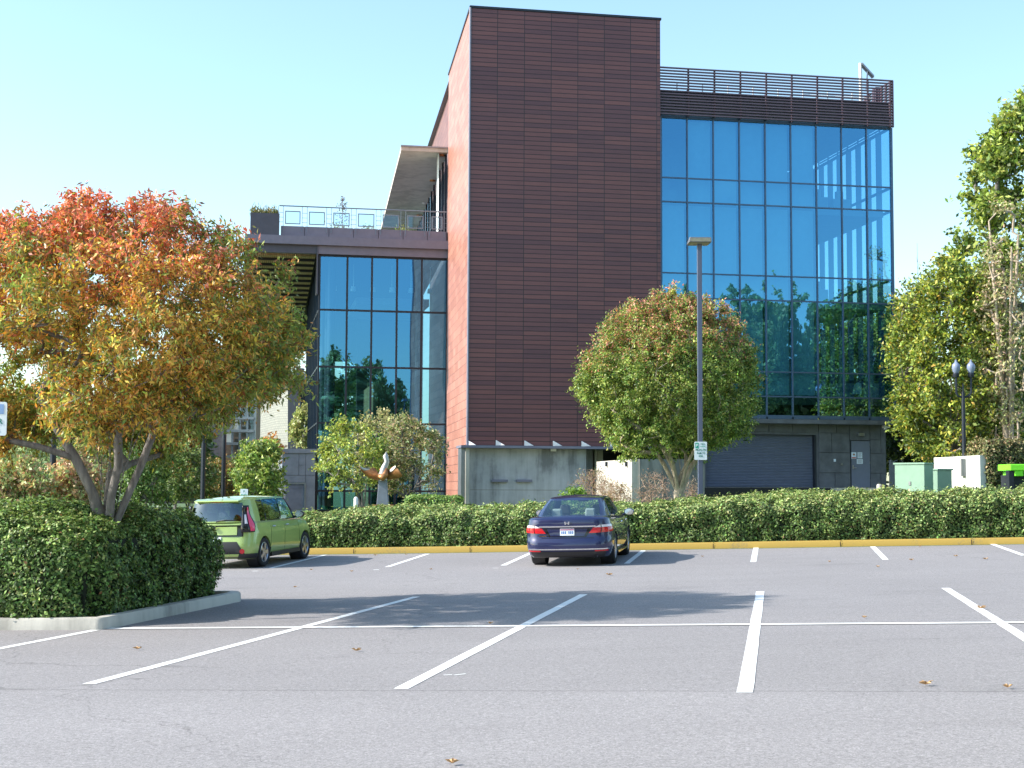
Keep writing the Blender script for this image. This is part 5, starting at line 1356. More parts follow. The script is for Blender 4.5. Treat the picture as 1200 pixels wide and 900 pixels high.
# rear details
cs.patch(sd, 'bumper_valance', ((-.86, .205), (.86, .205), (.86, .335), (-.86, .335)), M['car_black'], .012, 24)
cs.patch(sd, 'bumper_chrome', ((-.95, .375), (.95, .375), (.95, .40), (-.95, .40)), M['chrome'], .022, 30, 1)
for sg in (-1, 1):
    cs.patch(sd, 'rear_reflector', ((sg * .60, .335), (sg * .92, .34), (sg * .92, .365), (sg * .60, .365)), M['lamp_red'], .018, 8, 1)
    tl = cs.patch(sd, 'tail_light', ((sg * .46, .735), (sg * 1.16, .76), (sg * 1.22, .865), (sg * .56, .855)), M['lamp_red'], .014, 16)
    cs.patch(sd, 'lamp_upper_lens', ((sg * .585, .858), (sg * 1.22, .872), (sg * 1.10, .915), (sg * .72, .91)), M['lamp_clear'], .014, 16, 1, parent=tl)
    cs.patch(sd, 'lamp_gap', ((sg * .705, .74), (sg * .72, .74), (sg * .75, .91), (sg * .735, .91)), M['gloss_black'], .017, 1, 3, parent=tl)
cs.patch(sd, 'boot_recess', ((-.40, .655), (.40, .655), (.52, .845), (-.52, .845)), M['gloss_black'], .004, 18)
cs.patch(sd, 'boot_panel', ((-.36, .675), (.36, .675), (.44, .835), (-.44, .835)), M['blue_paint'], .007, 18)
cs.patch(sd, 'boot_chrome', ((-.64, .872), (.64, .872), (.62, .898), (-.62, .898)), M['chrome'], .026, 24, 1)
cs.patch(sd, 'boot_shut_line', ((-.56, .628), (.56, .628), (.56, .637), (-.56, .637)), M['gloss_black'], .003, 18, 1)
npl = cs.patch(sd, 'number_plate', ((-.152, .69), (.152, .69), (.152, .84), (-.152, .84)), basic('plate_white', (.72, .78, .86), .4), .016, 4, 2)
cs.patch(sd, 'plate_band', ((-.145, .80), (.145, .80), (.145, .832), (-.145, .832)), basic('plate_band', (.42, .16, .25), .5), .019, 4, 1, parent=npl)
for i in range(7):
    if i == 3: continue
    x = -.125 + i * .038; cs.patch(sd, 'plate_figure', ((x, .725), (x + .022, .725), (x + .022, .785), (x, .785)), basic('plate_blue', (.08, .18, .42), .5) if i == 0 else bpy.data.materials['plate_blue'], .019, 1, 1, parent=npl)
for sg in (-1, 1): cs.patch(sd, 'boot_emblem', ((sg * .018, .930), (sg * .048, .930), (sg * .058, .995), (sg * .030, .995)), M['chrome'], .016, 1, 1)
cs.patch(sd, 'boot_emblem', ((-.03, .955), (.03, .955), (.03, .968), (-.03, .968)), M['chrome'], .014, 2, 1)
for i in range(6): x = -.62 + i * .031; cs.patch(sd, 'boot_lettering', ((x, .672), (x + .022, .672), (x + .022, .692), (x, .692)), M['chrome'], .012, 1, 1)
mirror(sd, .93, .62, 1.04, M['blue_paint'], 1); mirror(sd, .93, .62, 1.04, M['blue_paint'], -1)
seats(sd, (.25,), (1.24,), M['seat']); seats(sd, (-1.05,), (1.20,), M['seat'], .56)
mb = MB(); mb.box(-.62, .62, -1.85, -1.35, 1.0, 1.05); mb.build('parcel_shelf', M['seat'], sd, local=True)
mb = MB(); mb.box(-.74, .74, -1.3, 1.3, .28, .34); mb.box(-.72, .72, .95, 1.25, .34, .98); mb.build('cabin_floor', M['seat_dark'], sd, local=True)
mb = MB(); mb.box(-.11, .11, .36, .40, 1.30, 1.36); mb.build('rear_view_mirror', M['gloss_black'], sd, local=True)
mb = MB(); mb.lathe([(.035, 0), (.04, -.05), (.032, -.08), (.03, 0)], (.60, -2.33, .235), 'Y', 14); mb.build('exhaust_tip', M['chrome'], sd, smooth_=True, local=True)
for y in (-.35, .62):
    mb = MB(); mb.tube([(.925, y, .86), (.945, y + .09, .865), (.925, y + .18, .86)], .014, 6); mb.build('door_handle', M['chrome'], sd, local=True)
mb = MB(); mb.tube([(.62, 1.02, 1.06), (.64, .5, 1.30), (.635, .1, 1.40), (.625, -.5, 1.41), (.635, -.95, 1.35), (.71, -1.5, 1.13)], .010, 6); mb.build('window_chrome', M['chrome'], sd, local=True)
for y0, zz in ((-.70, 0), (.22, 0)):
    a = None
def shut_lines(car, root, ys, z0=.30, z1=.93):
    for y in ys:
        aa = next(car.a[i] + (y - car.P[i][1]) for i in range(len(car.P) - 1) if car.P[i][0] > car.hw - 1e-4 and car.P[i + 1][1] > y)
        for sg in (1, -1): car.patch(root, 'door_gap', ((sg * aa, z0), (sg * (aa + .010), z0), (sg * (aa + .010), z1), (sg * aa, z1)), M['gloss_black'], .002, 1, 8)
shut_lines(cs, sd, (-.25, .95))
rr = ground(713, 659.8); ff = ground(731.5, 648.6)
gl = ground(631, 661.5)
hd_ = R(9.0)
def place2(root, contact, ang_az, local_xy):
    d = Vector((math.sin(ang_az), math.cos(ang_az), 0)); right = Vector((d.y, -d.x, 0))
    o = Vector((contact.x, contact.y, 0)) - right * local_xy[0] - d * local_xy[1]
    place(root, Vector((contact.x, contact.y, 0)), Vector((contact.x, contact.y, 0)) + d * 2, local_xy[0], local_xy[1])
place2(sd, gl, R(10.2), (-.80, -1.36))

# ---- green hatchback
hb = empty('green_hatchback', (0, 0, 0), 'boxy lime green hatchback parked beside the island hedge', 'car')
def zt_h(y):
    if y < 1.0: return 1.06 - .03 * smooth((y + 2) / 3)
    return 1.03 - .20 * ((y - 1.0) / 1.07) ** 1.8
lv = [(.22, .12, .08, .14), (.30, .03, .03, .06), (.45, .0, .0, .0), (.58, .02, .0, .01), (.66, .05, .0, .03), (.78, .07, .0, .05), (.88, .08, .01, .08), (.96, .085, .03, .12)]
ch_ = Car(4.14, 1.80, lv, zt_h, .22, .36, .40, .09)
ch_.body(hb, M['green_paint'], [(-1.28, .37), (1.29, .37)], (.37, .335))
ptsH = [(0, -1.99, 0, -1.86), (.28, -1.98, .25, -1.86), (.52, -1.94, .46, -1.83), (.66, -1.88, .56, -1.77), (.75, -1.76, .62, -1.66), (.79, -1.55, .645, -1.5), (.80, -1.30, .65, -1.28), (.805, -1.00, .655, -.98), (.805, -.93, .655, -.92), (.81, -.5, .66, -.5), (.81, -.12, .66, -.12), (.81, -.04, .66, -.04), (.81, .35, .655, .22), (.80, .72, .65, .42), (.785, .90, .635, .52), (.74, 1.02, .60, .60), (.60, 1.13, .48, .66), (.35, 1.2, .28, .70), (0, 1.23, 0, .71)]
labH = ['gr', 'gr', 'gr', 'B', 'B', 'B', 'gq', 'K', 'gq', 'gq', 'K', 'gd', 'gd', 'P', 'B', 'B', 'gf', 'gf']
rowsH = [(0, 'k'), (.04, 'g'), (.3, 'g'), (.55, 'g'), (.80, 'g'), (.88, 'k'), (.92, 'b'), (.96, 'b'), (1.0, 'b')]
greenhouse(hb, ptsH, lambda y: zt_h(y) - .012, lambda y: 1.575 - .02 * (y + .5) ** 2 - .03 * smooth((y - .2) / .5), M['green_paint'], labH, rowsH, .04, .02, names={'gq': M['car_glass_dark'], 'gd': M['car_glass'], 'gr': M['car_glass_dark']})
for y in (-1.28, 1.29):
    for sg in (-1, 1): lathe_wheel(hb, 'wheel', Vector((sg * .79, y, .335)), sg, .335, .225, .22, 5, M['alloy'])
ch_.patch(hb, 'rear_bumper_insert', ((-.80, .235), (.80, .235), (.52, .62), (-.52, .62)), M['car_black'], .014, 20)
ch_.patch(hb, 'lower_trim', ((.55, .225), (1.15, .225), (1.10, .34), (.60, .34)), M['car_black'], .012, 12)
ch_.patch(hb, 'lower_trim', ((-.55, .225), (-1.15, .225), (-1.10, .34), (-.60, .34)), M['car_black'], .012, 12)
def sill(car, root, y0, y1, z0, z1, mat):
    for sg in (-1, 1):
        mb = MB(); x = car.hw; mb.hexa([(sg * (x - .06), y0, z0), (sg * (x + .008), y0, z0 + .02), (sg * (x + .008), y1, z0 + .02), (sg * (x - .06), y1, z0), (sg * (x - .06), y0, z1), (sg * (x + .002), y0, z1), (sg * (x + .002), y1, z1), (sg * (x - .06), y1, z1)]); mb.build('sill_trim', mat, root, local=True)
sill(ch_, hb, -.88, .90, .20, .31, M['car_black']); sill(cs, sd, -.96, 1.02, .19, .245, M['blue_paint'])
def disc(root, c, r, nrm, mat, name):
    mb = MB(); mb.tube([Vector(c) - Vector(nrm) * .03, Vector(c)], r, 18); mb.build(name, mat, root, local=True)
for sg in (-1, 1):
    p, n = ch_.surf(sg * .66, .40); disc(hb, p + n * .022, .055, n, M['lamp_red'], 'rear_reflector')
ch_.patch(hb, 'hatch_panel_gap', ((-.66, .735), (.66, .735), (.68, 1.0), (-.68, 1.0)), M['gloss_black'], .004, 20)
hp = ch_.patch(hb, 'hatch_panel', ((-.52, .775), (.52, .775), (.54, .965), (-.54, .965)), M['green_paint'], .03, 20)
ch_.patch(hb, 'number_plate', ((-.152, .60), (.152, .60), (.152, .73), (-.152, .73)), M['sign_white'], .016, 4, 1)
# tall tail lamps wrapping the rear corners
for sg in (-1, 1):
    def corner(t, w):   # t height 0..1, w 0..1 around the corner
        z = .82 + .60 * t
        e = smooth((z - .9) / .4); x0, y0 = .60, -2.02 + .045 + .10 * e; x1, y1 = .90 - .16 * e - .02, -1.66 + .03 * e
        bulge_ = math.sin(w * PI / 2)
        x = x0 + (x1 - x0) * math.sin(w * PI / 2); y = y0 + (y1 - y0) * (1 - math.cos(w * PI / 2))
        return Vector((sg * (x + .01), y - .012, z))
    mb = MB(); mb.grid([[corner(t / 10, .02 + (.84 - .25 * abs(t / 10 - .35)) * w / 6) for w in range(7)] for t in range(11)]); o = mb.build('tail_light', M['gloss_black'], hb, True, True, angle=80); s_ = o.modifiers.new('s', 'SOLIDIFY'); s_.thickness = .02
    def corner2(t, w, k): p = corner(t, w); return p + Vector((sg * k * .7, -k, 0))
    mb = MB(); n = 14; rowsL = []
    for i in range(n + 1):
        t = i / n; c = .50 - .10 * math.sin(t * PI) * 0 - .06 * t; wd_ = .13 + .12 * (1 - abs(2 * t - .6)) ; wd_ = max(.06, wd_)
        rowsL.append([corner2(.04 + .9 * t, min(.80, c + .12 - wd_ * .6 + wd_ * 1.3 * j / 4), .012) for j in range(5)])
    mb.grid(rowsL); l2 = mb.build('lamp_red_lens', M['lamp_pink'], o, True, True, angle=80)
    mb = MB(); mb.grid([[corner2(.32 + .34 * i / 5, .22 + .16 * j / 3, .016) for j in range(4)] for i in range(6)]); mb.build('lamp_inner_lens', M['lamp_clear'], o, True, True, angle=80)
mb = MB(); mb.box(-.16, .16, -1.90, -1.87, 1.50, 1.525); mb.build('high_stop_light', M['lamp_red'], hb, local=True)
mb = MB(); mb.hexa([(-.54, -1.93, 1.51), (.54, -1.93, 1.51), (.56, -1.7, 1.53), (-.56, -1.7, 1.53), (-.54, -1.92, 1.535), (.54, -1.92, 1.535), (.56, -1.7, 1.57), (-.56, -1.7, 1.57)]); mb.build('roof_spoiler', M['green_paint'], hb, local=True, bevel=.01)
mb = MB(); mb.tube([(.05, -2.04, 1.07), (.25, -2.03, 1.10), (.5, -1.995, 1.09)], [.022, .012, .008], 6); mb.build('rear_wiper', M['car_black'], hb, local=True)
mb = MB(); mb.tube([(.0, -1.55, 1.59), (-.0, -1.80, 1.78)], [.012, .004], 6); mb.build('antenna', M['car_black'], hb, local=True)
mirror(hb, .90, .66, 1.12, M['gloss_black'], 1); mirror(hb, .90, .66, 1.12, M['gloss_black'], -1)
seats(hb, (.15, -1.1), (1.30, 1.24), M['seat_dark'])
mb = MB(); mb.box(-.74, .74, -1.8, 1.2, .28, .34); mb.box(-.7, .7, .85, 1.1, .34, 1.0); mb.build('cabin_floor', M['seat_dark'], hb, local=True)
for y in (-.80, .02):
    mb = MB(); mb.tube([(.90, y, .90), (.925, y + .08, .905), (.90, y + .17, .90)], .016, 6); mb.build('door_handle', M['alloy'], hb, local=True)
mb = MB(); mb.lathe([(0, .0), (.045, .0), (.045, .03)], (0, -1.985 - .09, .93), 'Y', 16); mb.build('hatch_emblem', M['chrome'], hb, local=True)
shut_lines(ch_, hb, (-.93, -.08, .88), .32, .95)
gr = ground(309, 664.2); place2(hb, gr, R(13.0), (.86, -1.28))

# ------------------------------------------------------------------ vegetation
def col_maple(P):      # red crown top, orange and green lower
    n = len(P); z = P[:, 2]; h = np.clip((z - 2.2) / 3.4, 0, 1); f = fbm(P, 0.9, 5); x = P[:, 0]
    left = np.clip((-x - 4.6) / 3.5, 0, 1)
    red = np.clip((h - .62) * 2.8 + .85 * f + .4 * left * h, 0.0, 2.0); org = np.clip(.75 - abs(h - .35) * 1.3 + .6 * f, .08, 2); grn = np.clip(1.1 - h * .95 - .9 * f, .10, 2); 
    dk = np.full(n, .30)
    return pal(P, [(.68, .21, .12), (.66, .32, .09), (.25, .31, .07), (.24, .13, .05), (.70, .50, .10)], .24, np.stack([red, org * .8, grn * 1.25, dk * .7, org * np.clip(1.5 - h * 1.4, 0.1, 1) * 1.1], 1))
def red_tree():
    Yt = 20.3; b = at(126, 620, Yt); b.z = gz(b.x, b.y) + .1
    e = empty('maple_tree', b, 'large red and orange autumn tree rising from the island hedge', 'tree')
    c = (b.x - .14, Yt, 3.28)
    fk = (b.x, Yt, b.z + .95)
    tg = []
    # flattened dome, wider than tall
    A = ellipsoid(920, c, (2.92, 3.0, 1.0), .60, -.9, .15, 4)
    Bt = ellipsoid(440, c, (2.55, 2.4, .95), .2, -.85, .12, 6)
    tg = np.vstack([A, Bt]); dz = tg[:, 2] - c[2]; rr_ = np.hypot(tg[:, 0] - c[0], tg[:, 1] - c[1]) / 2.8
    tg[:, 2] = c[2] + np.where(dz > 0, dz * 2.3, dz * 1.05)
    tg[:, :2] = np.array(c[:2]) + (tg[:, :2] - np.array(c[:2])) * (1 - .10 * np.clip(dz, 0, 1))[:, None]
    lowr = (tg[:, 0] > c[0] + .9) & (tg[:, 2] < 2.9); tg[lowr, 2] += .25 * (tg[lowr, 0] - c[0] - .9)
    lf = tg[:, 0] < c[0] + .6; tg[lf & (dz < 0), 2] -= .25; tg[:, 2] = np.where(tg[:, 2] < 2.0, 2.0 + RNG.random(len(tg)) * .6, tg[:, 2])
    # lift the lower centre so that the fan of limbs shows
    r = np.hypot(tg[:, 0] - c[0], tg[:, 1] - c[1]); keep = ~((r < 1.15) & (tg[:, 2] < 3.1)); tg = tg[keep]; tg = tg[~((tg[:, 0] < -5.7) & (tg[:, 1] < 19.9) & (tg[:, 2] < 3.5))]
    stems = [(b.x + 1.15 * math.cos(a) * k, Yt + 1.0 * math.sin(a) * k, b.z + 2.6 + .4 * random.random()) for a, k in ((0.1, .72), (.9, .5), (1.8, .55), (2.7, .7), (3.3, .85), (4.4, .4), (5.3, .5), (1.4, .12), (4.9, .3), (2.2, .3), (0.4, .4))]
    nodes, par, ends = skeleton(b - Vector((0, 0, .1)), fk, stems, tg)
    wood('trunk', nodes, par, M['bark'], e, .14, .006, .56, 7)
    leaves_for('crown', tg, 150, .15, (.028, .054), (.26, .40), col_maple, M['leaf'], e, .45, .9, 7)
red_tree()
def col_mid(P):
    n = len(P); c = at(787, 440, 45); h = np.clip((P[:, 2] - 2.0) / 5.0, 0, 1); f = fbm(P, 1.1, 8)
    red = np.clip((h - .64) * 3.4 + .6 * f, .0, 1.5); yg = np.clip(.55 + .5 * f + .3 * h, .1, 1.5); g = np.clip(1.0 - .35 * h - .3 * f, .2, 2)
    return pal(P, [(.58, .26, .16), (.38, .42, .11), (.20, .30, .07), (.08, .13, .035)], .24, np.stack([red, yg, g, np.full(n, .35)], 1))
def mid_tree():
    Yt = 45.5; b = at(795, 590, Yt); b.z = gz(b.x, b.y) + .05
    e = empty('round_tree', b, 'dense round crowned green tree with reddish top in front of the tower', 'tree')
    c = (at(784, 449, Yt).x, Yt, at(786, 451, Yt).z); rx = 104 * Yt / F; rz = 94 * Yt / F
    A = ellipsoid(640, c, (rx * .97, rx * .95, rz * .97), .76, -.9, .08, 3, .5); Bt = ellipsoid(240, c, (rx * .85, rx * .85, rz * .85), .3, -.8, .08, 5)
    # taller pointed top
    A[:, 2] += np.clip(1 - np.hypot(A[:, 0] - c[0], A[:, 1] - c[1]) / rx, 0, 1) * np.where(A[:, 2] > c[2], .35, -.1)
    tg = np.vstack([A, Bt]); fk = (b.x, Yt, b.z + 1.1)
    stems = [(b.x + .9 * math.cos(a), Yt + .9 * math.sin(a), b.z + 2.6) for a in (0, 1.1, 2.1, 3.1, 4.2, 5.3)] + [(b.x, Yt, b.z + 3)]
    nodes, par, ends = skeleton(b - Vector((0, 0, .1)), fk, stems, tg)
    wood('trunk', nodes, par, M['bark_pale'], e, .16, .008, .5, 7)
    leaves_for('crown', tg, 190, .20, (.032, .060), (.35, .55), col_mid, M['leaf'], e, .2, .9)
mid_tree()
def simple_tree(name, label, px, pyb, Y, cpx, cpy, rpx, rpy, nT, per, sig, Lr, cols, w=None, group=None, bark='bark', fork=.35, r0=.14, shell=.55, zmin=-.85, bump=.15, jit=.22, stems=5, cat='tree', Wr=(.4, .6), leafm='leaf', ry=None):
    b = at(px, pyb, Y); b.z = gz(b.x, b.y); c = at(cpx, cpy, Y); rx, rz = rpx * Y / F, rpy * Y / F
    e = empty(name, b, label, cat, group)
    tg = ellipsoid(nT, tuple(c), (rx, (ry or rx), rz), shell, zmin, bump, random.randint(0, 999))
    tg[:, 2] = np.maximum(tg[:, 2], b.z + .12)
    H = c.z - b.z; fk = (b.x, b.y, b.z + max(.15, H * fork))
    st_ = [(b.x + (c.x - b.x) * .5 + rx * .35 * math.cos(a), Y + rx * .35 * math.sin(a), b.z + H * .85) for a in [2 * PI * i / stems for i in range(stems)]]
    nodes, par, ends = skeleton(b, fk, st_, tg)
    wood('trunk', nodes, par, M[bark], e, r0, .01, .48, 6)
    def cf(P):
        f = fbm(P, 2.2 / max(rx, .4), 12); ww = None
        n = len(P); k = len(cols); ww = np.ones((n, k)) if w is None else np.tile(np.array(w, float), (n, 1))
        ww[:, 0] *= np.clip(1 + 1.2 * f, .1, 3)
        return pal(P, cols, jit, ww)
    leaves_for('crown', tg, per, sig, Lr, Wr, cf, M[leafm], e, .15)
    return e
YG = (.26, .28, .07); G1 = (.13, .19, .05); G2 = (.06, .105, .03); OR = (.50, .22, .06); TAN = (.40, .33, .18); RD_ = (.42, .12, .06)
# trees in front of the atrium
simple_tree('ornamental_tree', 'yellow green multi stem tree left of the sculpture', 425, 596, 60, 412, 538, 38, 42, 110, 60, .22, (.05, .09), [(.54, .56, .13), (.34, .42, .11), (.16, .22, .06)], fork=.2, r0=.10)
simple_tree('ornamental_tree', 'dusty olive tree right of the sculpture against the glass', 478, 598, 62, 480, 537, 42, 46, 140, 60, .22, (.05, .085), [(.50, .47, .24), (.32, .36, .14), (.48, .36, .22), (.16, .20, .07)], fork=.2, r0=.10)
simple_tree('ornamental_tree', 'middle olive green tree directly behind the sculpture', 449, 598, 64, 447, 528, 34, 42, 90, 60, .22, (.05, .085), [(.46, .43, .20), (.38, .36, .16), (.18, .21, .08)], fork=.2, r0=.10)
simple_tree('small_tree', 'pale yellow green tree behind the grey stone annex', 358, 575, 88, 358, 505, 13, 27, 60, 60, .25, (.08, .13), [(.42, .42, .16), (.30, .33, .12)], fork=.3)
hedge('low_hedge', 'small bright clipped hedge right of the sculpture', 0, 1, 0, 1, lambda u, v: 0, lambda u: 1, 10, (.03, .05), hcol((.1, .2, .05), (.3, .4, .1), (.05, .1, .03)), 5) if False else None
def local_hedge(name, label, px0, px1, pyt, Y, dep, dens, Lr, colf, seed, zb=None, rc=.25, bumpa=.08, leafm='leaf_waxy'):
    p0, p1 = at(px0, pyt, Y), at(px1, pyt, Y); z0 = gz(p0.x, Y) if zb is None else zb
    fr = lambda u, v: (p0.x + u, Y + v)
    return hedge(name, label, 0, p1.x - p0.x, 0, dep, lambda u, v: z0, lambda u: p0.z - z0, dens, Lr, colf, seed, rc=rc, bumpa=bumpa, frame=fr, leafm=leafm)
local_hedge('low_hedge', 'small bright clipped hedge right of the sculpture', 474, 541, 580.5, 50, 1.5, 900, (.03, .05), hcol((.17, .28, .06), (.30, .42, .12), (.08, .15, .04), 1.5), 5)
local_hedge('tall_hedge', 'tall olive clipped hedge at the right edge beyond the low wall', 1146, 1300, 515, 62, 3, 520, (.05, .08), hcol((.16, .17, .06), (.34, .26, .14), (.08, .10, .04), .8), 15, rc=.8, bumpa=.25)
# twiggy shrubs by the stair wall
def bare_shrub(label, px, pyb, Y, rpx, hpx, nT, leafy, cols):
    b = at(px, pyb, Y); b.z = gz(b.x, b.y); e = empty('bare_shrub', b, label, 'shrub')
    rx, H = rpx * Y / F, at(px, pyb - hpx, Y).z - b.z
    tg = ellipsoid(nT, (b.x, b.y, b.z + H * .52), (rx, rx * .8, H * .5), .3, -.9, .15, random.randint(0, 99))
    st_ = [(b.x + rx * .6 * math.cos(a) * k, b.y + rx * .6 * math.sin(a) * k, b.z + H * .5) for a, k in [(i * .9, .4 + .6 * (i % 3) / 2) for i in range(9)]]
    nodes, par, ends = skeleton(b, None, st_, tg, .2); wood('branches', nodes, par, M['twig'], e, .035, .008, .4, 4)
    # short twigs, as thin cards
    n = nT * 10; P = np.repeat(tg, 10, axis=0) + RNG.normal(size=(n, 3)) * .10; T, S = frames(n, (0, 0, 1), .5)
    cards('twigs', P, T, S, RNG.uniform(.004, .008, n), RNG.uniform(.06, .15, n), pal(P, [(.42, .30, .20), (.32, .20, .14), (.5, .38, .28)]), M['leaf'], e)
    if leafy: leaves_for('foliage', tg, leafy, .14, (.02, .035), (.4, .6), lambda P: pal(P, cols), M['leaf'], e)
bare_shrub('pinkish twiggy shrub directly left of the stair wall corner', 697, 596, 52, 32, 44, 170, 16, [(.36, .22, .15), (.40, .26, .18), (.25, .27, .08), (.28, .17, .11)])
bare_shrub('bare spreading shrub between the wall corner and the round tree', 766, 596, 56, 24, 42, 90, 2, [(.36, .22, .15)])
bare_shrub('bare shrub between the tree trunk and the lamp post', 810, 596, 55, 16, 34, 60, 2, [(.36, .22, .15)])
bare_shrub('leafier tan shrub low behind the blue sedan roof', 725, 598, 50, 18, 34, 100, 22, [(.42, .28, .19), (.32, .24, .12)])
simple_tree('small_bush', 'small bright green bush just above the blue sedan roof', 674, 600, 44, 674, 584, 15, 8, 40, 60, .10, (.03, .05), [(.28, .42, .08), (.14, .25, .05)], fork=.1, r0=.03, cat='shrub', stems=4)
# right side
simple_tree('broadleaf_tree', 'big green leafy tree cut off by the right edge of the photo', 1215, 575, 84, 1216, 318, 84, 232, 460, 120, .55, (.13, .22), [(.40, .46, .10), (.26, .34, .08), (.10, .15, .04)], r0=.4, fork=.2, zmin=-.95, bump=.28, shell=.6)
simple_tree('broadleaf_tree', 'middle yellow green tree with the twin globe lamp before it', 1112, 575, 67, 1118, 434, 63, 124, 420, 120, .40, (.07, .12), [(.50, .52, .09), (.28, .36, .08), (.10, .15, .04), (.56, .38, .08)], w=[1, 1, .9, .15], r0=.3, fork=.15, zmin=-.95, bump=.25)
simple_tree('broadleaf_tree', 'dark olive tree filling the gap at the right building corner', 1062, 575, 92, 1058, 460, 36, 100, 130, 110, .60, (.13, .2), [(.30, .30, .06), (.14, .18, .045), (.06, .09, .03)], r0=.25, fork=.15, zmin=-.95)
simple_tree('broadleaf_tree', 'low shady tree below the yellow green one behind the cabinets', 1092, 575, 82, 1090, 512, 48, 52, 120, 110, .5, (.11, .18), [(.15, .19, .05), (.08, .11, .03), (.05, .07, .025)], r0=.2, fork=.15)
def poplar(label, px, Y, pyt, rpx, cols):
    b = at(px, 575, Y); b.z = gz(b.x, b.y); H = at(px, pyt, Y).z - b.z; e = empty('columnar_tree', b, label, 'tree'); rx = rpx * Y / F
    tg = ellipsoid(200, (b.x, Y, b.z + H * .55), (rx, rx, H * .44), .2, -.98, .15, 3)
    st_ = [(b.x + rx * .6 * math.cos(a), Y + rx * .6 * math.sin(a), b.z + H * k) for a, k in ((0, .9), (1.3, .8), (2.4, .95), (3.6, .75), (4.9, .85))]
    nodes, par, ends = skeleton(b, (b.x, Y, b.z + H * .1), st_, tg); wood('trunk', nodes, par, M['bark_pale'], e, .22, .03, .4, 6)
    leaves_for('crown', tg, 30, .3, (.06, .10), (.4, .6), lambda P: pal(P, cols), M['leaf'], e)
poplar('pale columnar tree with exposed upright stems at the right edge', 1182, 65, 240, 30, [(.50, .45, .24), (.52, .36, .24), (.28, .32, .12), (.42, .42, .20)])
def sapling(px, Y, pyt, label):
    b = at(px, 575, Y); b.z = gz(b.x, b.y); zt = at(px, pyt, Y).z; e = empty('bare_sapling', b, label, 'tree'); mb = MB()
    top = Vector((b.x, Y, zt)); mb.tube([b, b.lerp(top, .5) + Vector((.1, 0, 0)), top], [.05, .03, .006], 5)
    mb.build('trunk', M['bark_pale'], e)
    mb = MB()
    for i in range(26):
        t = .35 + .6 * i / 26; p = b.lerp(top, t); a = random.random() * 6.28; l = 1.6 * (1 - t) + .3
        mb.tube([p, p + Vector((math.cos(a) * l * .35, math.sin(a) * l * .35, l * .8))], [.012, .004], 4)
    mb.build('branches', M['twig'], e)
sapling(1079, 80, 285, 'bare thin sapling against the sky right of the building')
# the roof terrace conifer
b = W(S_(401, 268, DA - 3), DA - 3, zt1); e = empty('terrace_tree', b, 'thin reddish potted tree behind the terrace railing', 'tree')
zt = Z_(401, 230, DA - 3); mb = MB(); mb.tube([b, Vector((b.x, b.y, zt))], [.03, .008], 5); mb.build('trunk', M['twig'], e)
n = 260; tt = RNG.random(n) ** .7; PP = np.array([(b.x + random.gauss(0, .32 * (1 - t) + .05), b.y + random.gauss(0, .3 * (1 - t) + .05), b.z + .3 + t * (zt - b.z - .3)) for t in tt]); T, S = frames(n)
cards('crown', PP, T, S, RNG.uniform(.02, .04, n), RNG.uniform(.04, .08, n), pal(PP, [(.20, .12, .16), (.14, .12, .12), (.10, .13, .06)]), M['leaf'], e)
for (px, lab) in ((395, 'low plant left of the potted terrace tree'), (432, 'low plant right of the potted terrace tree'), (472, 'leafy plant near the canopy end of the railing')):
    b = W(S_(px, 268, DA - .4), DA - .4, pz1 - .25); e = empty('terrace_plant', b, lab, 'plant'); n = 120
    PP = np.array(b) + RNG.normal(size=(n, 3)) * np.array([.22, .1, .14]) + np.array([0, 0, .35]); T, S = frames(n, (0, 0, 1), .8)
    cards('foliage', PP, T, S, RNG.uniform(.015, .03, n), RNG.uniform(.04, .1, n), pal(PP, [(.30, .32, .08), (.14, .18, .05)]), M['leaf'], e)
# left side background
lefts = [
 ('birch_tree', 'pale green weeping tree at the left edge of the photo', 12, 60, 18, 548, 42, 46, [(.50, .60, .30), (.32, .42, .18), (.44, .44, .24)], .5),
 ('birch_tree', 'pale green weeping tree just left of the dark lamp post', 48, 64, 52, 545, 34, 48, [(.48, .58, .28), (.30, .40, .16), (.46, .44, .24)], .5),
 ('birch_tree', 'pale green weeping tree right of the dark lamp post', 90, 66, 92, 548, 34, 44, [(.50, .54, .24), (.30, .38, .14), (.52, .34, .18)], .5),
 ('autumn_shrub', 'orange tinted shrub between post and trunk', 88, 50, 86, 568, 28, 24, [(.58, .42, .22), (.48, .54, .22), (.60, .34, .20)], .15),
 ('autumn_shrub', 'brownish shrub with bare twigs at the far left edge', 20, 48, 20, 572, 34, 22, [(.46, .46, .20), (.50, .30, .16), (.30, .38, .12)], .15),
 ('evergreen_tree', 'dark green tree directly right of the red tree trunk', 175, 62, 172, 548, 27, 46, [(.18, .28, .08), (.09, .15, .04), (.24, .34, .11)], .2),
 ('evergreen_tree', 'shaded deep green tree left of the green car', 222, 66, 218, 560, 32, 34, [(.20, .28, .08), (.10, .16, .05), (.26, .32, .12)], .2),
 ('autumn_shrub', 'orange topped shrub in shade behind the green car', 258, 70, 258, 566, 26, 26, [(.30, .24, .09), (.14, .20, .06), (.44, .28, .10)], .15),
 ('evergreen_tree', 'yellow green round tree right behind the green car roof', 306, 60, 306, 556, 24, 36, [(.52, .58, .16), (.28, .38, .10), (.13, .20, .05)], .15),
 ('evergreen_tree', 'orange crowned small tree above the white brick wall foot', 205, 74, 212, 535, 22, 26, [(.50, .24, .07), (.30, .26, .08), (.14, .18, .05)], .3),
]
for nm, lab, px, Y, cpx, cpy, rpx, rpy, cols_, fk in lefts:
    cat = 'shrub' if 'shrub' in nm else 'tree'
    simple_tree(nm, lab, px, 590, Y, cpx, cpy, rpx, rpy, 120, 65, .24, (.055, .10), cols_, bark='bark_pale' if nm == 'birch_tree' else 'bark', fork=fk, r0=.08, cat=cat)
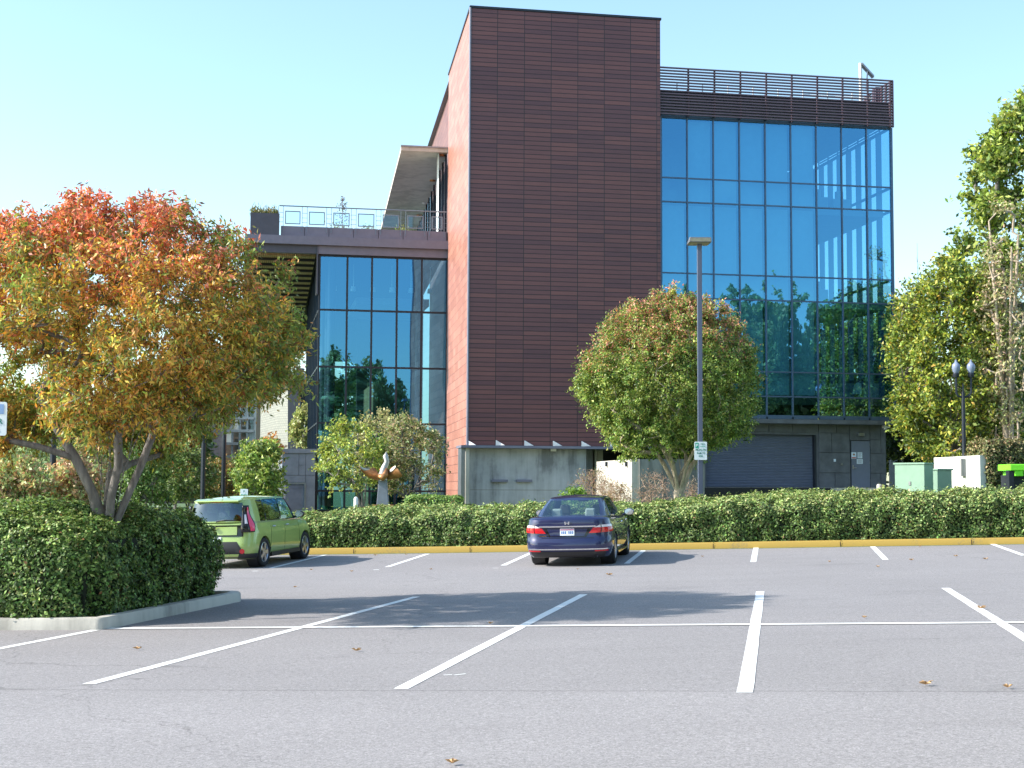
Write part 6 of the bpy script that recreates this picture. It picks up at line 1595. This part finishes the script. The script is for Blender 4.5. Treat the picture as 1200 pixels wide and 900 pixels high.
# orange cap on the round tree behind the car
simple_tree('maple_sapling', 'small orange maple crown over the yellow green round tree', 314, 590, 64, 313, 528, 13, 12, 40, 60, .2, (.05, .09), [(.56, .22, .06), (.50, .30, .08)], fork=.5, r0=.05)
simple_tree('background_tree', 'distant green tree seen through the atrium glass', 425, 585, 104, 425, 480, 40, 55, 110, 70, .5, (.14, .22), [(.22, .30, .07), (.12, .17, .05)], fork=.2, r0=.2)
for i, (px, Y, top, rr_, lab) in enumerate([(-60, 120, 470, 120, 'far dark green tree beyond the left edge'), (60, 125, 480, 95, 'far green tree filling the gap left of the trunk'), (165, 122, 478, 70, 'far green tree filling the gap right of the trunk'), (1230, 120, 400, 120, 'far green tree beyond the right edge')]):
    simple_tree('background_tree', lab, px, 590, Y, px, (top + 585) / 2, rr_, (585 - top) / 2, 160, 75, .8, (.2, .34), [(.12, .17, .05), (.07, .10, .03), (.2, .24, .08)], fork=.2, r0=.3)
for px, Y, top, r_, lab in ((985, 98, 380, 55, 'green tree behind the building seen through its right corner glass'), (925, 104, 400, 60, 'green tree behind the building, deeper behind the corner glass'), (1030, 104, 370, 50, 'yellow green tree behind the building corner')):
    simple_tree('background_tree', lab, px, 590, Y, px, (top + 585) / 2, r_, (585 - top) / 2, 150, 80, .6, (.16, .26), [(.46, .48, .10), (.26, .32, .08), (.10, .15, .04)], fork=.2, r0=.3)
# row of tall trees that the glass reflects (beside and behind the photographer, out of the frame)
spots = [(31, 20, 16.5, 2.6), (36, 17, 18.5, 2.8), (40.5, 19, 17.5, 2.6), (45, 16, 19, 2.8), (50, 18, 17.5, 3.2), (56, 17, 16, 3.6), (62, 20, 15, 3.8), (69, 20, 15, 4.2), (34, 10, 13, 3.4), (41, 8, 13.5, 3.8), (48, 9, 12.5, 3.8), (56, 9, 13, 4), (65, 10, 12.5, 4), (9, 4, 13.5, 2.6), (14, 2, 14.5, 3.0), (4, -3, 12, 2.6)]
protoL = None
for i, (x, y, H, r_) in enumerate(spots):
    z = gz(x, y); e = empty('tall_tree', (x, y, z), 'tall green tree beyond the frame that the glass wall reflects', 'tree', 'tall trees reflected in the glass')
    tg = ellipsoid(260, (x, y, z + H * .54), (r_, r_, H * .46), .35, -.98, .28, 40 + i)
    st_ = [(x + r_ * .3 * math.cos(a), y + r_ * .3 * math.sin(a), z + H * k) for a, k in ((0, .6), (2, .75), (4, .5))]
    nodes, par, ends = skeleton(Vector((x, y, z)), (x, y, z + H * .12), st_, tg); wood('trunk', nodes, par, M['bark'], e, .3, .03, .45, 5)
    leaves_for('crown', tg, 84, .50, (.18, .32), (.45, .7), lambda P: pal(P, [(.38, .46, .18), (.22, .30, .12), (.46, .42, .18)]), M['leaf'], e)

# ------------------------------------------------------------------ fallen leaves
def fallen(px, py, s):
    p = ground(px, py); mb = MB(); n = 9; a0 = random.random() * 6
    k = 0; c = Vector((p.x, p.y, p.z + .012)); pts = []
    for i in range(n * 2):
        a = a0 + PI * i / n; r = s * (1.0 if i % 2 == 0 else .45) * (1 + .2 * math.sin(a * 2)); pts.append(c + Vector((r * math.cos(a), r * .7 * math.sin(a), .012 + .35 * s * math.sin(a * 1.5 + a0) ** 2)))
    for i in range(len(pts)): j = (i + 1) % len(pts); mb.poly([c, pts[i], pts[j]])
    o = mb.build('fallen_leaf', M['leaf_litter'], None, origin=c); tag(o, 'dry tan maple leaf lying on the grey asphalt', 'leaf', 'fallen leaves on the asphalt')
for px, py, s in [(161, 762, .07), (418, 764, .075), (575, 732, .05), (1085, 804, .085), (1181, 807.5, .06), (714, 674.5, .10), (1068, 657, .08), (1120, 652.5, .08), (1155, 656, .09), (972, 659, .05), (1029, 665, .06), (1150, 714, .1), (346, 689, .05), (412, 670.5, .06), (365, 668.5, .06), (1078, 641, .07), (440, 651.5, .08), (476, 650.5, .06), (1013, 725, .05), (530, 897, .06), (505, 668, .05), (677, 668, .04), (823, 653, .05)]: fallen(px, py, s * .72)

# ------------------------------------------------------------------ light, world, camera
SKYTINT = (1.24, 1.36, 1.30)
SUN_EL, SUN_AZ = R(34), R(-97.0)      # azimuth clockwise from +Y
sdv = Vector((math.sin(SUN_AZ) * math.cos(SUN_EL), math.cos(SUN_AZ) * math.cos(SUN_EL), math.sin(SUN_EL)))
L = bpy.data.lights.new('sun', 'SUN'); L.energy = 5.0; L.angle = R(.53); L.color = (1.0, .95, .87)
lo = bpy.data.objects.new('sun', L); C.objects.link(lo); lo.rotation_euler = sdv.to_track_quat('Z', 'Y').to_euler(); lo.location = (-30, 0, 40)
w = bpy.data.worlds.new('World'); bpy.context.scene.world = w; w.use_nodes = True; nt = w.node_tree
bg = nt.nodes['Background']; sky = nt.nodes.new('ShaderNodeTexSky'); sky.sky_type = 'NISHITA'; sky.sun_disc = False
sky.sun_elevation = SUN_EL; sky.sun_rotation = SUN_AZ; sky.air_density = 1.0; sky.dust_density = 1.0; sky.ozone_density = 1.0
tn = nt.nodes.new('ShaderNodeVectorMath'); tn.operation = 'MULTIPLY'; tn.inputs[1].default_value = SKYTINT
nt.links.new(sky.outputs[0], tn.inputs[0]); nt.links.new(tn.outputs[0], bg.inputs[0]); bg.inputs[1].default_value = .15
cam = bpy.data.cameras.new('camera'); cam.sensor_width = 36; cam.lens = F / 1200 * 36; cam.clip_end = 4000; cam.clip_start = .1
co = bpy.data.objects.new('camera', cam); C.objects.link(co)
from mathutils import Matrix
rt_ = Matrix.Rotation(PI / 2 + PITCH, 4, 'X') @ Matrix.Rotation(0, 4, 'Z')
# image is rolled so that verticals lean clockwise
co.matrix_world = Matrix.Translation((0, 0, CH)) @ Matrix.Rotation(PI / 2 + PITCH, 4, 'X') @ Matrix.Rotation(ROLL, 4, 'Z')
bpy.context.scene.camera = co
sc_ = bpy.context.scene; sc_.view_settings.view_transform = 'Standard'; sc_.view_settings.look = 'None'; sc_.view_settings.exposure = 0
sc_.cycles.film_exposure = 1.7; sc_.cycles.use_denoising = True; sc_.cycles.max_bounces = 8; sc_.cycles.transparent_max_bounces = 16
